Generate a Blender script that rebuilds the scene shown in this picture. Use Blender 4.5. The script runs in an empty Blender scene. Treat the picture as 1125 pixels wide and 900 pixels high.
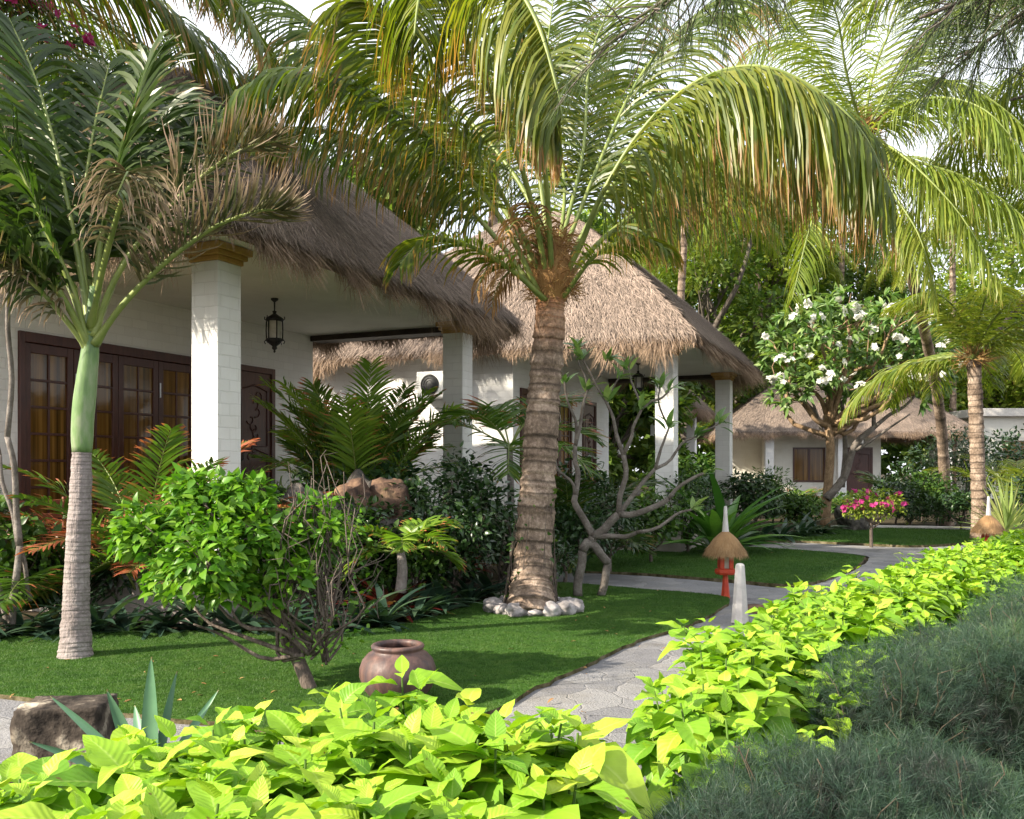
import bpy, math, random
import numpy as np
from mathutils import Vector, noise as mnoise
random.seed(7); rng = np.random.default_rng(7)
sc = bpy.context.scene; C = sc.collection
PI = math.pi
# ------------------------------------------------------------------ camera maths (eye 1.5 m, looking along +Y)
F, CX, HY, EYE = 1010.0, 562.5, 515.0, 1.5
def W(px, py, D): return np.array([(px-CX)/F*D, D, EYE-(py-HY)/F*D])
def G(px, py, z=0.0):
    D = (EYE-z)*F/(py-HY); return np.array([(px-CX)/F*D, D, z])
def X(px, D): return (px-CX)/F*D
def nrm(v):
    v = np.asarray(v, float); return v/np.maximum(np.linalg.norm(v, axis=-1, keepdims=True), 1e-9)

# ------------------------------------------------------------------ mesh builder
class MB:
    def __init__(s): s.U=[]; s.V=[]; s.Q=[]; s.T=[]; s.R=[]; s.A=[]; s.QM=[]; s.TM=[]; s.n=0
    def add(s, V, Q=None, T=None, rnd=0.5, t=0.0, mi=0, u=0.5):
        s.U.append(np.broadcast_to(np.asarray(u,float),(len(np.asarray(V,float).reshape(-1,3)),)).copy())
        V = np.asarray(V, float).reshape(-1,3); k=len(V)
        s.V.append(V)
        s.R.append(np.broadcast_to(np.asarray(rnd,float), (k,)).copy()); s.A.append(np.broadcast_to(np.asarray(t,float),(k,)).copy())
        if Q is not None and len(Q): Q=np.asarray(Q,int).reshape(-1,4); s.Q.append(Q+s.n); s.QM.append(np.full(len(Q),mi))
        if T is not None and len(T): T=np.asarray(T,int).reshape(-1,3); s.T.append(T+s.n); s.TM.append(np.full(len(T),mi))
        s.n += k; return s
    def merge(s,o,mi):
        for k in range(len(o.V)): s.V.append(o.V[k]); s.R.append(o.R[k]); s.A.append(o.A[k]); s.U.append(o.U[k])
        for q in o.Q: s.Q.append(q+s.n); s.QM.append(np.full(len(q),mi))
        for q in o.T: s.T.append(q+s.n); s.TM.append(np.full(len(q),mi))
        s.n+=o.n
    def build(s, name, mats, parent=None, smooth=True, bevel=0, loc=None):
        me = bpy.data.meshes.new(name)
        V = np.concatenate(s.V); Q = np.concatenate(s.Q) if s.Q else np.zeros((0,4),int); T = np.concatenate(s.T) if s.T else np.zeros((0,3),int)
        me.vertices.add(len(V)); me.vertices.foreach_set('co', V.astype(np.float32).ravel())
        nl = Q.size+T.size; me.loops.add(nl); me.loops.foreach_set('vertex_index', np.concatenate([Q.ravel(),T.ravel()]).astype(np.int32))
        npoly=len(Q)+len(T); me.polygons.add(npoly)
        st = np.concatenate([np.arange(len(Q))*4, Q.size+np.arange(len(T))*3]).astype(np.int32)
        me.polygons.foreach_set('loop_start', st)
        me.polygons.foreach_set('material_index', np.concatenate((s.QM or [])+(s.TM or [])).astype(np.int32))
        me.update(calc_edges=True)
        me.polygons.foreach_set('use_smooth', np.full(npoly, smooth, bool))
        a = me.attributes.new('rnd','FLOAT','POINT'); a.data.foreach_set('value', np.concatenate(s.R).astype(np.float32))
        a = me.attributes.new('u','FLOAT','POINT'); a.data.foreach_set('value', np.concatenate(s.U).astype(np.float32))
        a = me.attributes.new('t','FLOAT','POINT'); a.data.foreach_set('value', np.concatenate(s.A).astype(np.float32))
        if not isinstance(mats,(list,tuple)): mats=[mats]
        for m in mats: me.materials.append(m)
        me.validate()
        o = bpy.data.objects.new(name, me); C.objects.link(o)
        if parent is not None: o.parent = parent
        if loc is not None: o.location = loc
        if bevel:
            b=o.modifiers.new('bevel','BEVEL'); b.width=bevel; b.segments=2; b.limit_method='ANGLE'
        return o
def box(mb, x0,x1,y0,y1,z0,z1, mi=0, rnd=.5):
    V=[(x0,y0,z0),(x1,y0,z0),(x1,y1,z0),(x0,y1,z0),(x0,y0,z1),(x1,y0,z1),(x1,y1,z1),(x0,y1,z1)]
    mb.add(V,Q=[(0,3,2,1),(4,5,6,7),(0,1,5,4),(1,2,6,5),(2,3,7,6),(3,0,4,7)],mi=mi,rnd=rnd); return mb
def resample(P, n):
    P=np.asarray(P,float); k=len(P)
    if k==2: return P[0]+(P[1]-P[0])*np.linspace(0,1,n)[:,None]
    E=np.vstack([2*P[0]-P[1],P,2*P[-1]-P[-2]]); u=np.linspace(0,k-1-1e-6,n); i=u.astype(int); f=(u-i)[:,None]
    a,b,c,d=E[i],E[i+1],E[i+2],E[i+3]
    return .5*((2*b)+(-a+c)*f+(2*a-5*b+4*c-d)*f**2+(-a+3*b-3*c+d)*f**3)
def tube(mb, P, R, seg=8, rnd=.5, t=None, mi=0, cap=True):
    P=np.asarray(P,float); n=len(P); R=np.broadcast_to(np.asarray(R,float),(n,))
    T=nrm(np.gradient(P,axis=0)); ref=np.array([0,0,1.]) if abs(T[0][2])<.9 else np.array([1.,0,0])
    N=np.zeros((n,3)); N[0]=nrm(np.cross(T[0],ref))
    for i in range(1,n): v=N[i-1]-T[i]*np.dot(N[i-1],T[i]); N[i]=nrm(v)
    B=np.cross(T,N); a=np.linspace(0,2*PI,seg,endpoint=False)
    V=P[:,None]+R[:,None,None]*(np.cos(a)[None,:,None]*N[:,None]+np.sin(a)[None,:,None]*B[:,None])
    i=np.arange(n-1)[:,None]*seg; j=np.arange(seg)[None]; k=(j+1)%seg
    Q=np.stack([i+j,i+k,i+seg+k,i+seg+j],-1).reshape(-1,4)
    tt=np.linspace(0,1,n) if t is None else np.broadcast_to(np.asarray(t,float),(n,))
    V=V.reshape(-1,3); tv=np.repeat(tt,seg); Tr=[]
    if cap:
        V=np.vstack([V,P[0],P[-1]]); tv=np.append(tv,[tt[0],tt[-1]]); c0=n*seg; jj=np.arange(seg); kk=(jj+1)%seg
        Tr=np.vstack([np.stack([kk,jj,np.full(seg,c0)],-1),np.stack([(n-1)*seg+jj,(n-1)*seg+kk,np.full(seg,c0+1)],-1)])
    mb.add(V,Q=Q,T=Tr,rnd=rnd,t=tv,mi=mi); return mb
def lathe(mb, prof, seg=40, c=(0,0,0), mi=0, rnd=.5, jitter=0):
    prof=np.asarray(prof,float); n=len(prof); a=np.linspace(0,2*PI,seg,endpoint=False)
    r=prof[:,0][:,None]*(1+jitter*(rng.random((n,seg))-.5)); z=np.repeat(prof[:,1][:,None],seg,1)
    V=np.stack([r*np.cos(a),r*np.sin(a),z],-1).reshape(-1,3)+np.asarray(c,float)
    i=np.arange(n-1)[:,None]*seg; j=np.arange(seg)[None]; k=(j+1)%seg
    Q=np.stack([i+j,i+k,i+seg+k,i+seg+j],-1).reshape(-1,4)
    mb.add(V,Q=Q,t=np.repeat(np.linspace(0,1,n),seg),mi=mi,rnd=rnd); return mb
def leaf_tpl(nl=6, nw=4, shape='ovate', curl=.35, fold=.25, wave=.0, wid=.5):
    """unit leaf: length 1 along y, faces +z"""
    y=np.linspace(0,1,nl+1); x=np.linspace(-1,1,nw+1)
    if shape=='ovate': w=np.sin(PI*y**.75)**.85*(1-.25*y)
    elif shape=='strap': w=(np.minimum(1,y*6+.35))*np.clip((1-y)*2.2,0.02,1)**.8
    elif shape=='lance': w=np.sin(PI*np.clip(y*.97+.03,0,1)**.8)**.9
    else: w=np.sin(PI*y**1.35)**.8
    w=np.maximum(w,.02)*wid/2
    Xg=x[None]*w[:,None]; Yg=np.repeat(y[:,None],nw+1,1)
    Z=-curl*Yg**2 + fold*np.abs(Xg)*1.0 + wave*w[:,None]*np.sin(Yg*14+np.sign(x)[None]*1.3)*np.abs(x)[None]
    V=np.stack([Xg,Yg*(1-.15*curl*Yg),Z],-1).reshape(-1,3)
    i=np.arange(nl)[:,None]*(nw+1); j=np.arange(nw)[None]
    Q=np.stack([i+j,i+j+1,i+nw+2+j,i+nw+1+j],-1).reshape(-1,4)
    return V,Q,np.repeat(y,nw+1),np.tile(np.abs(x),nl+1)
def scatter(mb, tpl, P, D, U, S, rnd=None, mi=0):
    """place leaves at P pointing along D with face normal near U"""
    V,Q,t,uu=tpl; P=np.asarray(P,float).reshape(-1,3); n=len(P)
    if n==0: return
    D=nrm(D); X_=nrm(np.cross(D,U)); Z_=np.cross(X_,D); S=np.broadcast_to(np.asarray(S,float),(n,))
    M=P[:,None]+S[:,None,None]*(V[None,:,0:1]*X_[:,None]+V[None,:,1:2]*D[:,None]+V[None,:,2:3]*Z_[:,None])
    k=len(V); QQ=(Q[None]+(np.arange(n)*k)[:,None,None]).reshape(-1,4)
    if rnd is None: rnd=rng.random(n)
    mb.add(M.reshape(-1,3),Q=QQ,rnd=np.repeat(rnd,k),t=np.tile(t,n),u=np.tile(uu,n),mi=mi)
def rdir(n, zmin=-1, zmax=1):
    z=rng.uniform(zmin,zmax,n); a=rng.uniform(0,2*PI,n); r=np.sqrt(1-z*z); return np.stack([r*np.cos(a),r*np.sin(a),z],-1)

# ------------------------------------------------------------------ tagging
def tag(o, label=None, cat=None, group=None, kind=None):
    if label: o['label']=label
    if cat: o['category']=cat
    if group: o['group']=group
    if kind: o['kind']=kind
    return o
def thing(name, loc, label, cat, group=None, rz=0):
    o=bpy.data.objects.new(name,None); o.empty_display_size=.2; C.objects.link(o); o.location=tuple(loc); o.rotation_euler=(0,0,rz)
    return tag(o,label,cat,group)
def copy_tree(o, parent=None):
    c=o.copy(); C.objects.link(c); c.parent=parent
    for ch in list(o.children): copy_tree(ch,c)
    return c

# ------------------------------------------------------------------ materials
class NT:
    def __init__(s,name):
        s.m=bpy.data.materials.new(name); s.m.use_nodes=True; s.t=s.m.node_tree; s.t.nodes.clear(); s.out=s.n('ShaderNodeOutputMaterial')
    def n(s,ty,**kw):
        x=s.t.nodes.new(ty)
        for k,v in kw.items():
            if k=='op': x.operation=v
            elif k.startswith('i_'):
                kk=k[2:]; x.inputs[int(kk) if kk.isdigit() else kk.replace('_',' ')].default_value=v
            else: setattr(x,k,v)
        return x
    def l(s,a,b): s.t.links.new(a,b)
    def attr(s,nm): return s.n('ShaderNodeAttribute',attribute_name=nm).outputs['Fac']
    def noise(s,scale,detail=4,rough=.55,vec=None,dist=0):
        x=s.n('ShaderNodeTexNoise'); x.inputs['Scale'].default_value=scale; x.inputs['Detail'].default_value=detail; x.inputs['Roughness'].default_value=rough; x.inputs['Distortion'].default_value=dist
        if vec is not None: s.l(vec,x.inputs['Vector'])
        return x.outputs['Fac']
    def ramp(s,fac,stops):
        r=s.n('ShaderNodeValToRGB'); e=r.color_ramp.elements
        while len(e)<len(stops): e.new(.5)
        for k,(p,c) in enumerate(stops): e[k].position=p; e[k].color=(*c,1) if len(c)==3 else c
        s.l(fac,r.inputs[0]); return r.outputs[0]
    def mix(s,fac,a,b,bt='MIX'):
        x=s.n('ShaderNodeMix',data_type='RGBA',blend_type=bt)
        for inp,v in ((x.inputs[0],fac),(x.inputs[6],a),(x.inputs[7],b)):
            if hasattr(v,'links'): s.l(v,inp)
            else: inp.default_value=v if isinstance(v,(int,float)) else ((*v,1) if len(v)==3 else v)
        return x.outputs[2]
    def math(s,op,a,b=0,c=0):
        x=s.n('ShaderNodeMath',op=op)
        for i,v in enumerate((a,b,c)):
            if hasattr(v,'links'): s.l(v,x.inputs[i])
            else: x.inputs[i].default_value=v
        return x.outputs[0]
    def maprange(s,v,a,b,c=0,d=1):
        x=s.n('ShaderNodeMapRange'); s.l(v,x.inputs[0])
        for i,q in enumerate((a,b,c,d)): x.inputs[i+1].default_value=q
        return x.outputs[0]
    def pbr(s,col,rough=.6,spec=.4,bump=None,bs=.4,bd=.02,metal=0,out=True):
        p=s.n('ShaderNodeBsdfPrincipled')
        if hasattr(col,'links'): s.l(col,p.inputs['Base Color'])
        else: p.inputs['Base Color'].default_value=(*col,1)
        if hasattr(rough,'links'): s.l(rough,p.inputs['Roughness'])
        else: p.inputs['Roughness'].default_value=rough
        p.inputs['Specular IOR Level'].default_value=spec; p.inputs['Metallic'].default_value=metal
        if bump is not None:
            b=s.n('ShaderNodeBump'); b.inputs['Strength'].default_value=bs; b.inputs['Distance'].default_value=bd
            s.l(bump,b.inputs['Height']); s.l(b.outputs[0],p.inputs['Normal'])
        if out: s.l(p.outputs[0],s.out.inputs[0])
        return p
    @property
    def obj(s): return s.n('ShaderNodeTexCoord').outputs['Object']
def leafmat(name, cols, tip=None, tipat=(.7,1.), rough=.45, spec=.35, tr=.3, trc=None, veins=False, tipvar=True):
    m=NT(name); r=m.attr('rnd'); col=m.ramp(r,[(i/(len(cols)-1),c) for i,c in enumerate(cols)])
    nz=m.noise(9,3,vec=m.n('ShaderNodeNewGeometry').outputs['Position'])
    col=m.mix(m.maprange(nz,.35,.7,0,.35),col,tuple(x*.6 for x in cols[0]))
    bump=None
    if tip is not None:
        t=m.attr('t'); n2=m.noise(3.,3,vec=m.n('ShaderNodeNewGeometry').outputs['Position'])
        tt=m.math('ADD',t,m.math('MULTIPLY',m.math('SUBTRACT',n2,.5),.7)) if tipvar else t
        tt=m.math('ADD',tt,m.math('MULTIPLY',m.math('SUBTRACT',m.math('FRACT',m.math('MULTIPLY',r,17.3)),.5),.35)) if tipvar else tt
        col=m.mix(m.maprange(tt,tipat[0],tipat[1]),col,tip)
    if veins:
        t=m.attr('t'); u=m.attr('u'); w=m.math('SINE',m.math('MULTIPLY',m.math('SUBTRACT',t,m.math('MULTIPLY',u,.22)),58)); bump=m.math('ADD',m.math('MULTIPLY',w,.16),m.math('MULTIPLY',nz,1.5))
        col=m.mix(m.maprange(u,.0,.10,.3,0),col,(.62,.72,.22))
        col=m.mix(m.maprange(w,.9,1.,0,.05),col,(.6,.7,.2))
        sp_=m.noise(26,2,.5,vec=m.n('ShaderNodeNewGeometry').outputs['Position']); col=m.mix(m.maprange(sp_,.72,.76,0,.85),col,(.16,.10,.03))
    p=m.pbr(col,rough,spec,bump=bump,bs=.45,bd=.005,out=False)
    tb=m.n('ShaderNodeBsdfTranslucent')
    tc=m.mix(1.,col,trc or (1.1,1.25,.5),'MULTIPLY'); m.l(tc,tb.inputs[0])
    ms=m.n('ShaderNodeMixShader'); ms.inputs[0].default_value=tr; m.l(p.outputs[0],ms.inputs[1]); m.l(tb.outputs[0],ms.inputs[2]); m.l(ms.outputs[0],m.out.inputs[0])
    return m.m
M={}
M['coco']=leafmat('coconut_leaf',[(.05,.095,.015),(.11,.155,.02),(.24,.25,.035)],tip=(.34,.18,.07),tipat=(.74,1.0),rough=.38,tr=.42,trc=(1.6,1.6,.45))
M['coco2']=leafmat('coconut_leaf_yellow',[(.13,.20,.03),(.23,.29,.045),(.35,.36,.07)],tip=(.36,.2,.08),tipat=(.9,1.2),rough=.4,tr=.45,trc=(1.5,1.5,.5))
M['fibre']=leafmat('dry_palm_fibre',[(.18,.09,.035),(.40,.22,.08),(.52,.34,.14)],rough=.8,tr=.15,trc=(1,1,1))
M['royal']=leafmat('fan_palm_leaf',[(.025,.05,.012),(.045,.08,.015),(.08,.115,.025)],tip=(.33,.2,.12),tipat=(.9,1.15),rough=.35,tr=.3,trc=(1.2,1.5,.5))
M['royaldry']=leafmat('dry_palm_leaf',[(.05,.075,.025),(.12,.11,.045),(.26,.17,.10)],tip=(.46,.33,.24),tipat=(.55,1.),rough=.6,tr=.25,trc=(1,1,1))
M['areca']=leafmat('areca_leaf',[(.05,.11,.02),(.09,.17,.02),(.16,.24,.03)],tip=(.36,.10,.05),tipat=(.75,1.),rough=.4,tr=.3)
M['arecab']=leafmat('areca_leaf_bright',[(.09,.19,.02),(.17,.29,.03),(.27,.38,.05)],tip=(.42,.12,.06),tipat=(.85,1.1),rough=.4,tr=.4,trc=(1.3,1.4,.5))  # brighter copy of the areca leaf, sunlit green put into the colour
M['arecared']=leafmat('areca_leaf_rusty',[(.12,.16,.03),(.28,.14,.05),(.36,.10,.05)],tip=(.4,.12,.06),tipat=(.3,.7),rough=.45,tr=.3,trc=(1.2,1,.6))
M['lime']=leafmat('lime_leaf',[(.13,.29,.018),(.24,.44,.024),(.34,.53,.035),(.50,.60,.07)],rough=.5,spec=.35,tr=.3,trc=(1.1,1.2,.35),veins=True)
M['limedark']=leafmat('lime_leaf_inner',[(.06,.12,.01),(.09,.18,.012)],rough=.6,tr=.2)
M['needle']=leafmat('needle_leaf',[(.035,.035,.032),(.028,.06,.042),(.04,.085,.05),(.08,.14,.045)],tip=(.07,.13,.05),tipat=(.8,1.2),rough=.5,tr=.2)
M['needletw']=leafmat('needle_twig',[(.06,.05,.035),(.12,.09,.06)],rough=.7,tr=.05)
M['casu']=leafmat('casuarina_leaf',[(.045,.075,.035),(.09,.13,.05),(.14,.17,.06)],rough=.5,tr=.35)
M['bush']=leafmat('bush_leaf',[(.06,.17,.015),(.12,.28,.02),(.22,.38,.035)],rough=.4,tr=.35)
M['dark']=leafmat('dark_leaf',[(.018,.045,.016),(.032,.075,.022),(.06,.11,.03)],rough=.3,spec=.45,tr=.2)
M['darkblue']=leafmat('blue_green_leaf',[(.025,.055,.04),(.045,.09,.055),(.08,.13,.07)],rough=.32,spec=.45,tr=.2)
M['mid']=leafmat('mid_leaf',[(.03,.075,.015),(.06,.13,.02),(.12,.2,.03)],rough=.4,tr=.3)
M['bright']=leafmat('bright_strap_leaf',[(.05,.14,.03),(.09,.22,.04),(.16,.3,.06)],rough=.35,tr=.3)
M['yellowg']=leafmat('yellow_green_leaf',[(.12,.2,.02),(.25,.34,.04),(.4,.42,.07)],rough=.45,tr=.4)
M['red']=leafmat('red_leaf',[(.10,.02,.02),(.26,.05,.04),(.10,.13,.03)],rough=.35,tr=.3,trc=(1.3,.8,.6))
M['pink']=leafmat('pink_petal',[(.55,.04,.22),(.72,.08,.34)],rough=.5,tr=.4,trc=(1,1,1))
M['white']=leafmat('white_petal',[(.75,.74,.66),(.85,.85,.8)],rough=.5,tr=.3,trc=(1,1,1))
M['plum']=leafmat('plumeria_leaf',[(.09,.18,.05),(.18,.30,.09),(.34,.44,.16)],rough=.35,tr=.35)
M['agave']=leafmat('agave_leaf',[(.07,.16,.09),(.11,.23,.12)],tip=(.25,.2,.08),tipat=(.96,1.),rough=.4,tr=.05,tipvar=False)
M['yucca']=leafmat('variegated_leaf',[(.14,.24,.06),(.4,.45,.15),(.5,.5,.2)],rough=.4,tr=.2)
M['bgleaf']=leafmat('far_leaf',[(.05,.10,.02),(.10,.17,.03),(.20,.26,.05)],rough=.5,tr=.4,trc=(1.4,1.5,.6))
M['grass']=leafmat('grass_blade',[(.03,.085,.01),(.05,.125,.016),(.10,.175,.03)],rough=.55,tr=.25)

def mk_bark(name,c1,c2,c3,scale=6,stretch=.25,bd=.02,bs=.7):
    m=NT(name); mp=m.n('ShaderNodeMapping'); mp.inputs['Scale'].default_value=(1,1,stretch); m.l(m.obj,mp.inputs[0])
    a=m.noise(scale,6,.65,vec=mp.outputs[0]); b=m.noise(scale*5,4,.6,vec=mp.outputs[0])
    c=m.ramp(a,[(.3,c1),(.52,c2),(.75,c3)]); c=m.mix(m.maprange(b,.4,.75,0,.5),c,tuple(x*.45 for x in c1))
    m.pbr(c,.85,.2,bump=m.math('ADD',a,m.math('MULTIPLY',b,.5)),bs=bs,bd=bd); return m.m
M['bark']=mk_bark('grey_bark',(.08,.065,.05),(.15,.125,.105),(.26,.22,.19),12)
M['twig']=mk_bark('twig_bark',(.07,.055,.045),(.14,.11,.09),(.24,.2,.17),20)
M['plumbark']=mk_bark('plumeria_bark',(.10,.085,.07),(.19,.165,.145),(.30,.27,.24),9,1)
M['warmbark']=mk_bark('sunlit_plumeria_bark',(.14,.09,.05),(.3,.2,.12),(.42,.3,.18),9,.6)  # plumeria bark with the orange sunlight on the trunk mixed into its colour
def trunkmat(name,cols,ringf,dark,top=None):
    m=NT(name); t=m.attr('t'); o=m.obj
    n=m.noise(4,5,.6,vec=o); n2=m.noise(26,4,.65,vec=o)
    mp=m.n('ShaderNodeMapping'); mp.inputs['Scale'].default_value=(8,8,1.2); m.l(o,mp.inputs[0]); n3=m.noise(5,4,.6,vec=mp.outputs[0])
    ph=m.math('FRACT',m.math('ADD',m.math('MULTIPLY',t,ringf),m.math('MULTIPLY',m.math('SUBTRACT',n,.5),.35)))
    c=m.ramp(m.math('ADD',m.math('MULTIPLY',n,.6),m.math('MULTIPLY',n2,.4)),[(.36,cols[0]),(.5,cols[1]),(.64,cols[2])])
    ring=m.ramp(ph,[(0,(1,1,1)),(.12,(0,0,0)),(.8,(0,0,0)),(1,(1,1,1))])
    c=m.mix(m.math('MULTIPLY',ring,.8),c,dark)
    c=m.mix(m.maprange(n3,.5,.8,0,.5),c,dark)
    if top: c=m.mix(m.math('MULTIPLY',m.maprange(t,.68,.95,0,.9),m.maprange(n2,.3,.55,.3,1)),c,top)  # blends the painted orange light in towards the trunk top
    m.pbr(c,.85,.2,bump=m.math('ADD',n2,n3),bs=.8,bd=.02); return m.m
M['cocotrunk']=trunkmat('coconut_trunk',[(.09,.065,.05),(.24,.175,.13),(.50,.39,.31)],26,(.035,.026,.02))
M['cocotrunktop']=trunkmat('coconut_trunk_sunlit_top',[(.09,.065,.05),(.24,.175,.13),(.48,.37,.29)],26,(.04,.03,.022),top=(.50,.22,.09))  # orange sunlight on the upper trunk is painted into the colour
M['royaltrunk']=trunkmat('ringed_grey_trunk',[(.17,.14,.13),(.26,.22,.21),(.34,.3,.28)],48,(.15,.13,.115))
def simple(name,c1,c2,scale=8,rough=.6,spec=.4,bs=.3,bd=.01,metal=0,c3=None,st=None):
    m=NT(name); v=m.obj
    if st:
        mp=m.n('ShaderNodeMapping'); mp.inputs['Scale'].default_value=st; m.l(v,mp.inputs[0]); v=mp.outputs[0]
    a=m.noise(scale,5,.6,vec=v); s=[(.3,c1),(.7,c2)]
    if c3: s=[(.36,c1),(.5,c2),(.64,c3)]
    m.pbr(m.ramp(a,s),rough,spec,bump=a,bs=bs,bd=bd,metal=metal); return m.m
M['shaft']=simple('green_crownshaft',(.08,.14,.05),(.13,.22,.07),6,.5,.4,st=(2,2,.5),c3=(.22,.27,.15))
M['petiole']=simple('palm_petiole',(.12,.17,.04),(.24,.28,.07),6,.45)
M['wood']=simple('dark_red_wood',(.045,.014,.010),(.085,.028,.018),5,.38,.45,st=(6,6,1),bs=.15)
M['woodred']=simple('red_timber',(.16,.05,.03),(.24,.08,.05),5,.5,st=(1,8,8))
M['iron']=simple('black_iron',(.012,.012,.014),(.03,.028,.028),20,.45,.5,metal=.3)
M['steel']=simple('hinge_steel',(.4,.4,.4),(.55,.55,.55),20,.3,.5,metal=.8)
M['ochre']=simple('ochre_trim',(.36,.20,.05),(.48,.29,.09),7,.6)
M['fascia']=simple('brown_timber',(.10,.065,.035),(.17,.11,.06),6,.7)
M['beam']=simple('dark_beam',(.02,.014,.01),(.045,.03,.02),6,.7)
M['plaster']=simple('ceiling_plaster',(.60,.585,.54),(.70,.685,.64),1.5,.85,.1,bs=.1)
M['slab']=simple('floor_slab',(.26,.23,.2),(.34,.3,.27),5,.7)
M['rock']=simple('grey_boulder',(.04,.036,.034),(.10,.09,.082),6,.85,.2,1,.04,c3=(.2,.18,.16))
M['rockred']=simple('reddish_boulder',(.05,.035,.03),(.14,.085,.06),5,.85,.2,1,.04,c3=(.25,.16,.10))
M['cobble']=simple('pale_cobble',(.16,.145,.14),(.30,.275,.27),5,.8,.2,.6,.02,c3=(.42,.39,.38))
M['stoneblock']=simple('weathered_block',(.016,.013,.011),(.075,.06,.048),5,.9,.15,1,.04,c3=(.46,.40,.31))
M['redpaint']=simple('red_paint',(.42,.04,.02),(.6,.08,.03),9,.5)
M['whitestone']=simple('pale_stone',(.5,.47,.45),(.64,.61,.58),12,.8,.2,.5,.01)
M['acwhite']=simple('ac_casing',(.62,.62,.6),(.72,.72,.7),3,.45)
M['acdark']=simple('ac_grille',(.02,.02,.022),(.05,.05,.05),15,.5)
M['glasslamp']=simple('lamp_glass',(.35,.33,.28),(.5,.47,.4),12,.15,.6)
M['soil']=simple('dark_soil',(.022,.017,.011),(.055,.042,.026),3,.95,.1,.8,.04,c3=(.07,.06,.03))
M['lawnbase']=simple('lawn_turf',(.022,.058,.008),(.04,.095,.013),6,.95,.1,.7,.02,c3=(.06,.11,.02))
M['edge']=simple('worn_turf_edge',(.05,.045,.02),(.12,.10,.055),9,.95,.1,.8,.03,c3=(.2,.17,.11))
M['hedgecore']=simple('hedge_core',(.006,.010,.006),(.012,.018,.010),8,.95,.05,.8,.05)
def thatchmat():
    m=NT('thatch'); r=m.attr('rnd'); g=m.n('ShaderNodeNewGeometry').outputs['Position']
    n=m.noise(1.6,4,.6,vec=g); n2=m.noise(14,4,.7,vec=g)
    c=m.ramp(m.math('ADD',m.math('MULTIPLY',r,.55),m.math('MULTIPLY',n,.45)),[(.15,(.10,.078,.065)),(.45,(.24,.19,.155)),(.7,(.39,.30,.245)),(.95,(.52,.41,.33))])
    t=m.attr('t'); c=m.mix(m.maprange(t,.2,1.,0,.5),c,(.38,.235,.12))
    m.pbr(c,.9,.12,bump=n2,bs=.9,bd=.04); return m.m
M['thatch']=thatchmat()
def brickmat(name,base,mortar,bw,bh):
    m=NT(name); tc=m.n('ShaderNodeTexCoord'); sx=m.n('ShaderNodeSeparateXYZ'); m.l(tc.outputs['Object'],sx.inputs[0]); sn=m.n('ShaderNodeSeparateXYZ'); m.l(tc.outputs['Normal'],sn.inputs[0])
    f=m.math('GREATER_THAN',m.math('ABSOLUTE',sn.outputs[0]),.6)
    u=m.math('ADD',m.math('MULTIPLY',sx.outputs[1],f),m.math('MULTIPLY',sx.outputs[0],m.math('SUBTRACT',1,f)))
    cb=m.n('ShaderNodeCombineXYZ'); m.l(u,cb.inputs[0]); m.l(sx.outputs[2],cb.inputs[1])
    wob=m.noise(5,3,vec=tc.outputs['Object'])
    va=m.n('ShaderNodeVectorMath',op='ADD'); m.l(cb.outputs[0],va.inputs[0]); wc=m.n('ShaderNodeCombineXYZ'); m.l(m.math('MULTIPLY',wob,.02),wc.inputs[1]); m.l(wc.outputs[0],va.inputs[1])
    b=m.n('ShaderNodeTexBrick'); m.l(va.outputs[0],b.inputs['Vector']); b.inputs['Scale'].default_value=1; b.inputs['Brick Width'].default_value=bw; b.inputs['Row Height'].default_value=bh
    b.inputs['Mortar Size'].default_value=.007; b.inputs['Mortar Smooth'].default_value=.5
    b.inputs['Color1'].default_value=(*base,1); b.inputs['Color2'].default_value=(*[x*.93 for x in base],1); b.inputs['Mortar'].default_value=(*mortar,1)
    n=m.noise(18,5,.65,vec=tc.outputs['Object']); st=m.noise(1.2,4,vec=tc.outputs['Object'])
    c=m.mix(m.maprange(st,.5,.75,0,.4),b.outputs['Color'],tuple(x*k_ for x,k_ in zip(base,(.74,.70,.62)))); mps=m.n('ShaderNodeMapping'); mps.inputs['Scale'].default_value=(9,9,.7); m.l(tc.outputs['Object'],mps.inputs[0]); stk=m.noise(1.4,4,.7,vec=mps.outputs[0]); c=m.mix(m.maprange(stk,.58,.8,0,.35),c,tuple(x*k_ for x,k_ in zip(base,(.6,.58,.52))))
    h=m.math('ADD',m.math('MULTIPLY',m.math('SUBTRACT',1,b.outputs['Fac']),1.),m.math('MULTIPLY',n,.7))
    m.pbr(c,.75,.2,bump=h,bs=.5,bd=.009); return m.m
M['brick']=brickmat('white_painted_brick',(.76,.75,.73),(.68,.67,.65),.26,.12)
M['stucco']=brickmat('cream_painted_wall',(.70,.68,.61),(.64,.62,.56),.4,.2)
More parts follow.
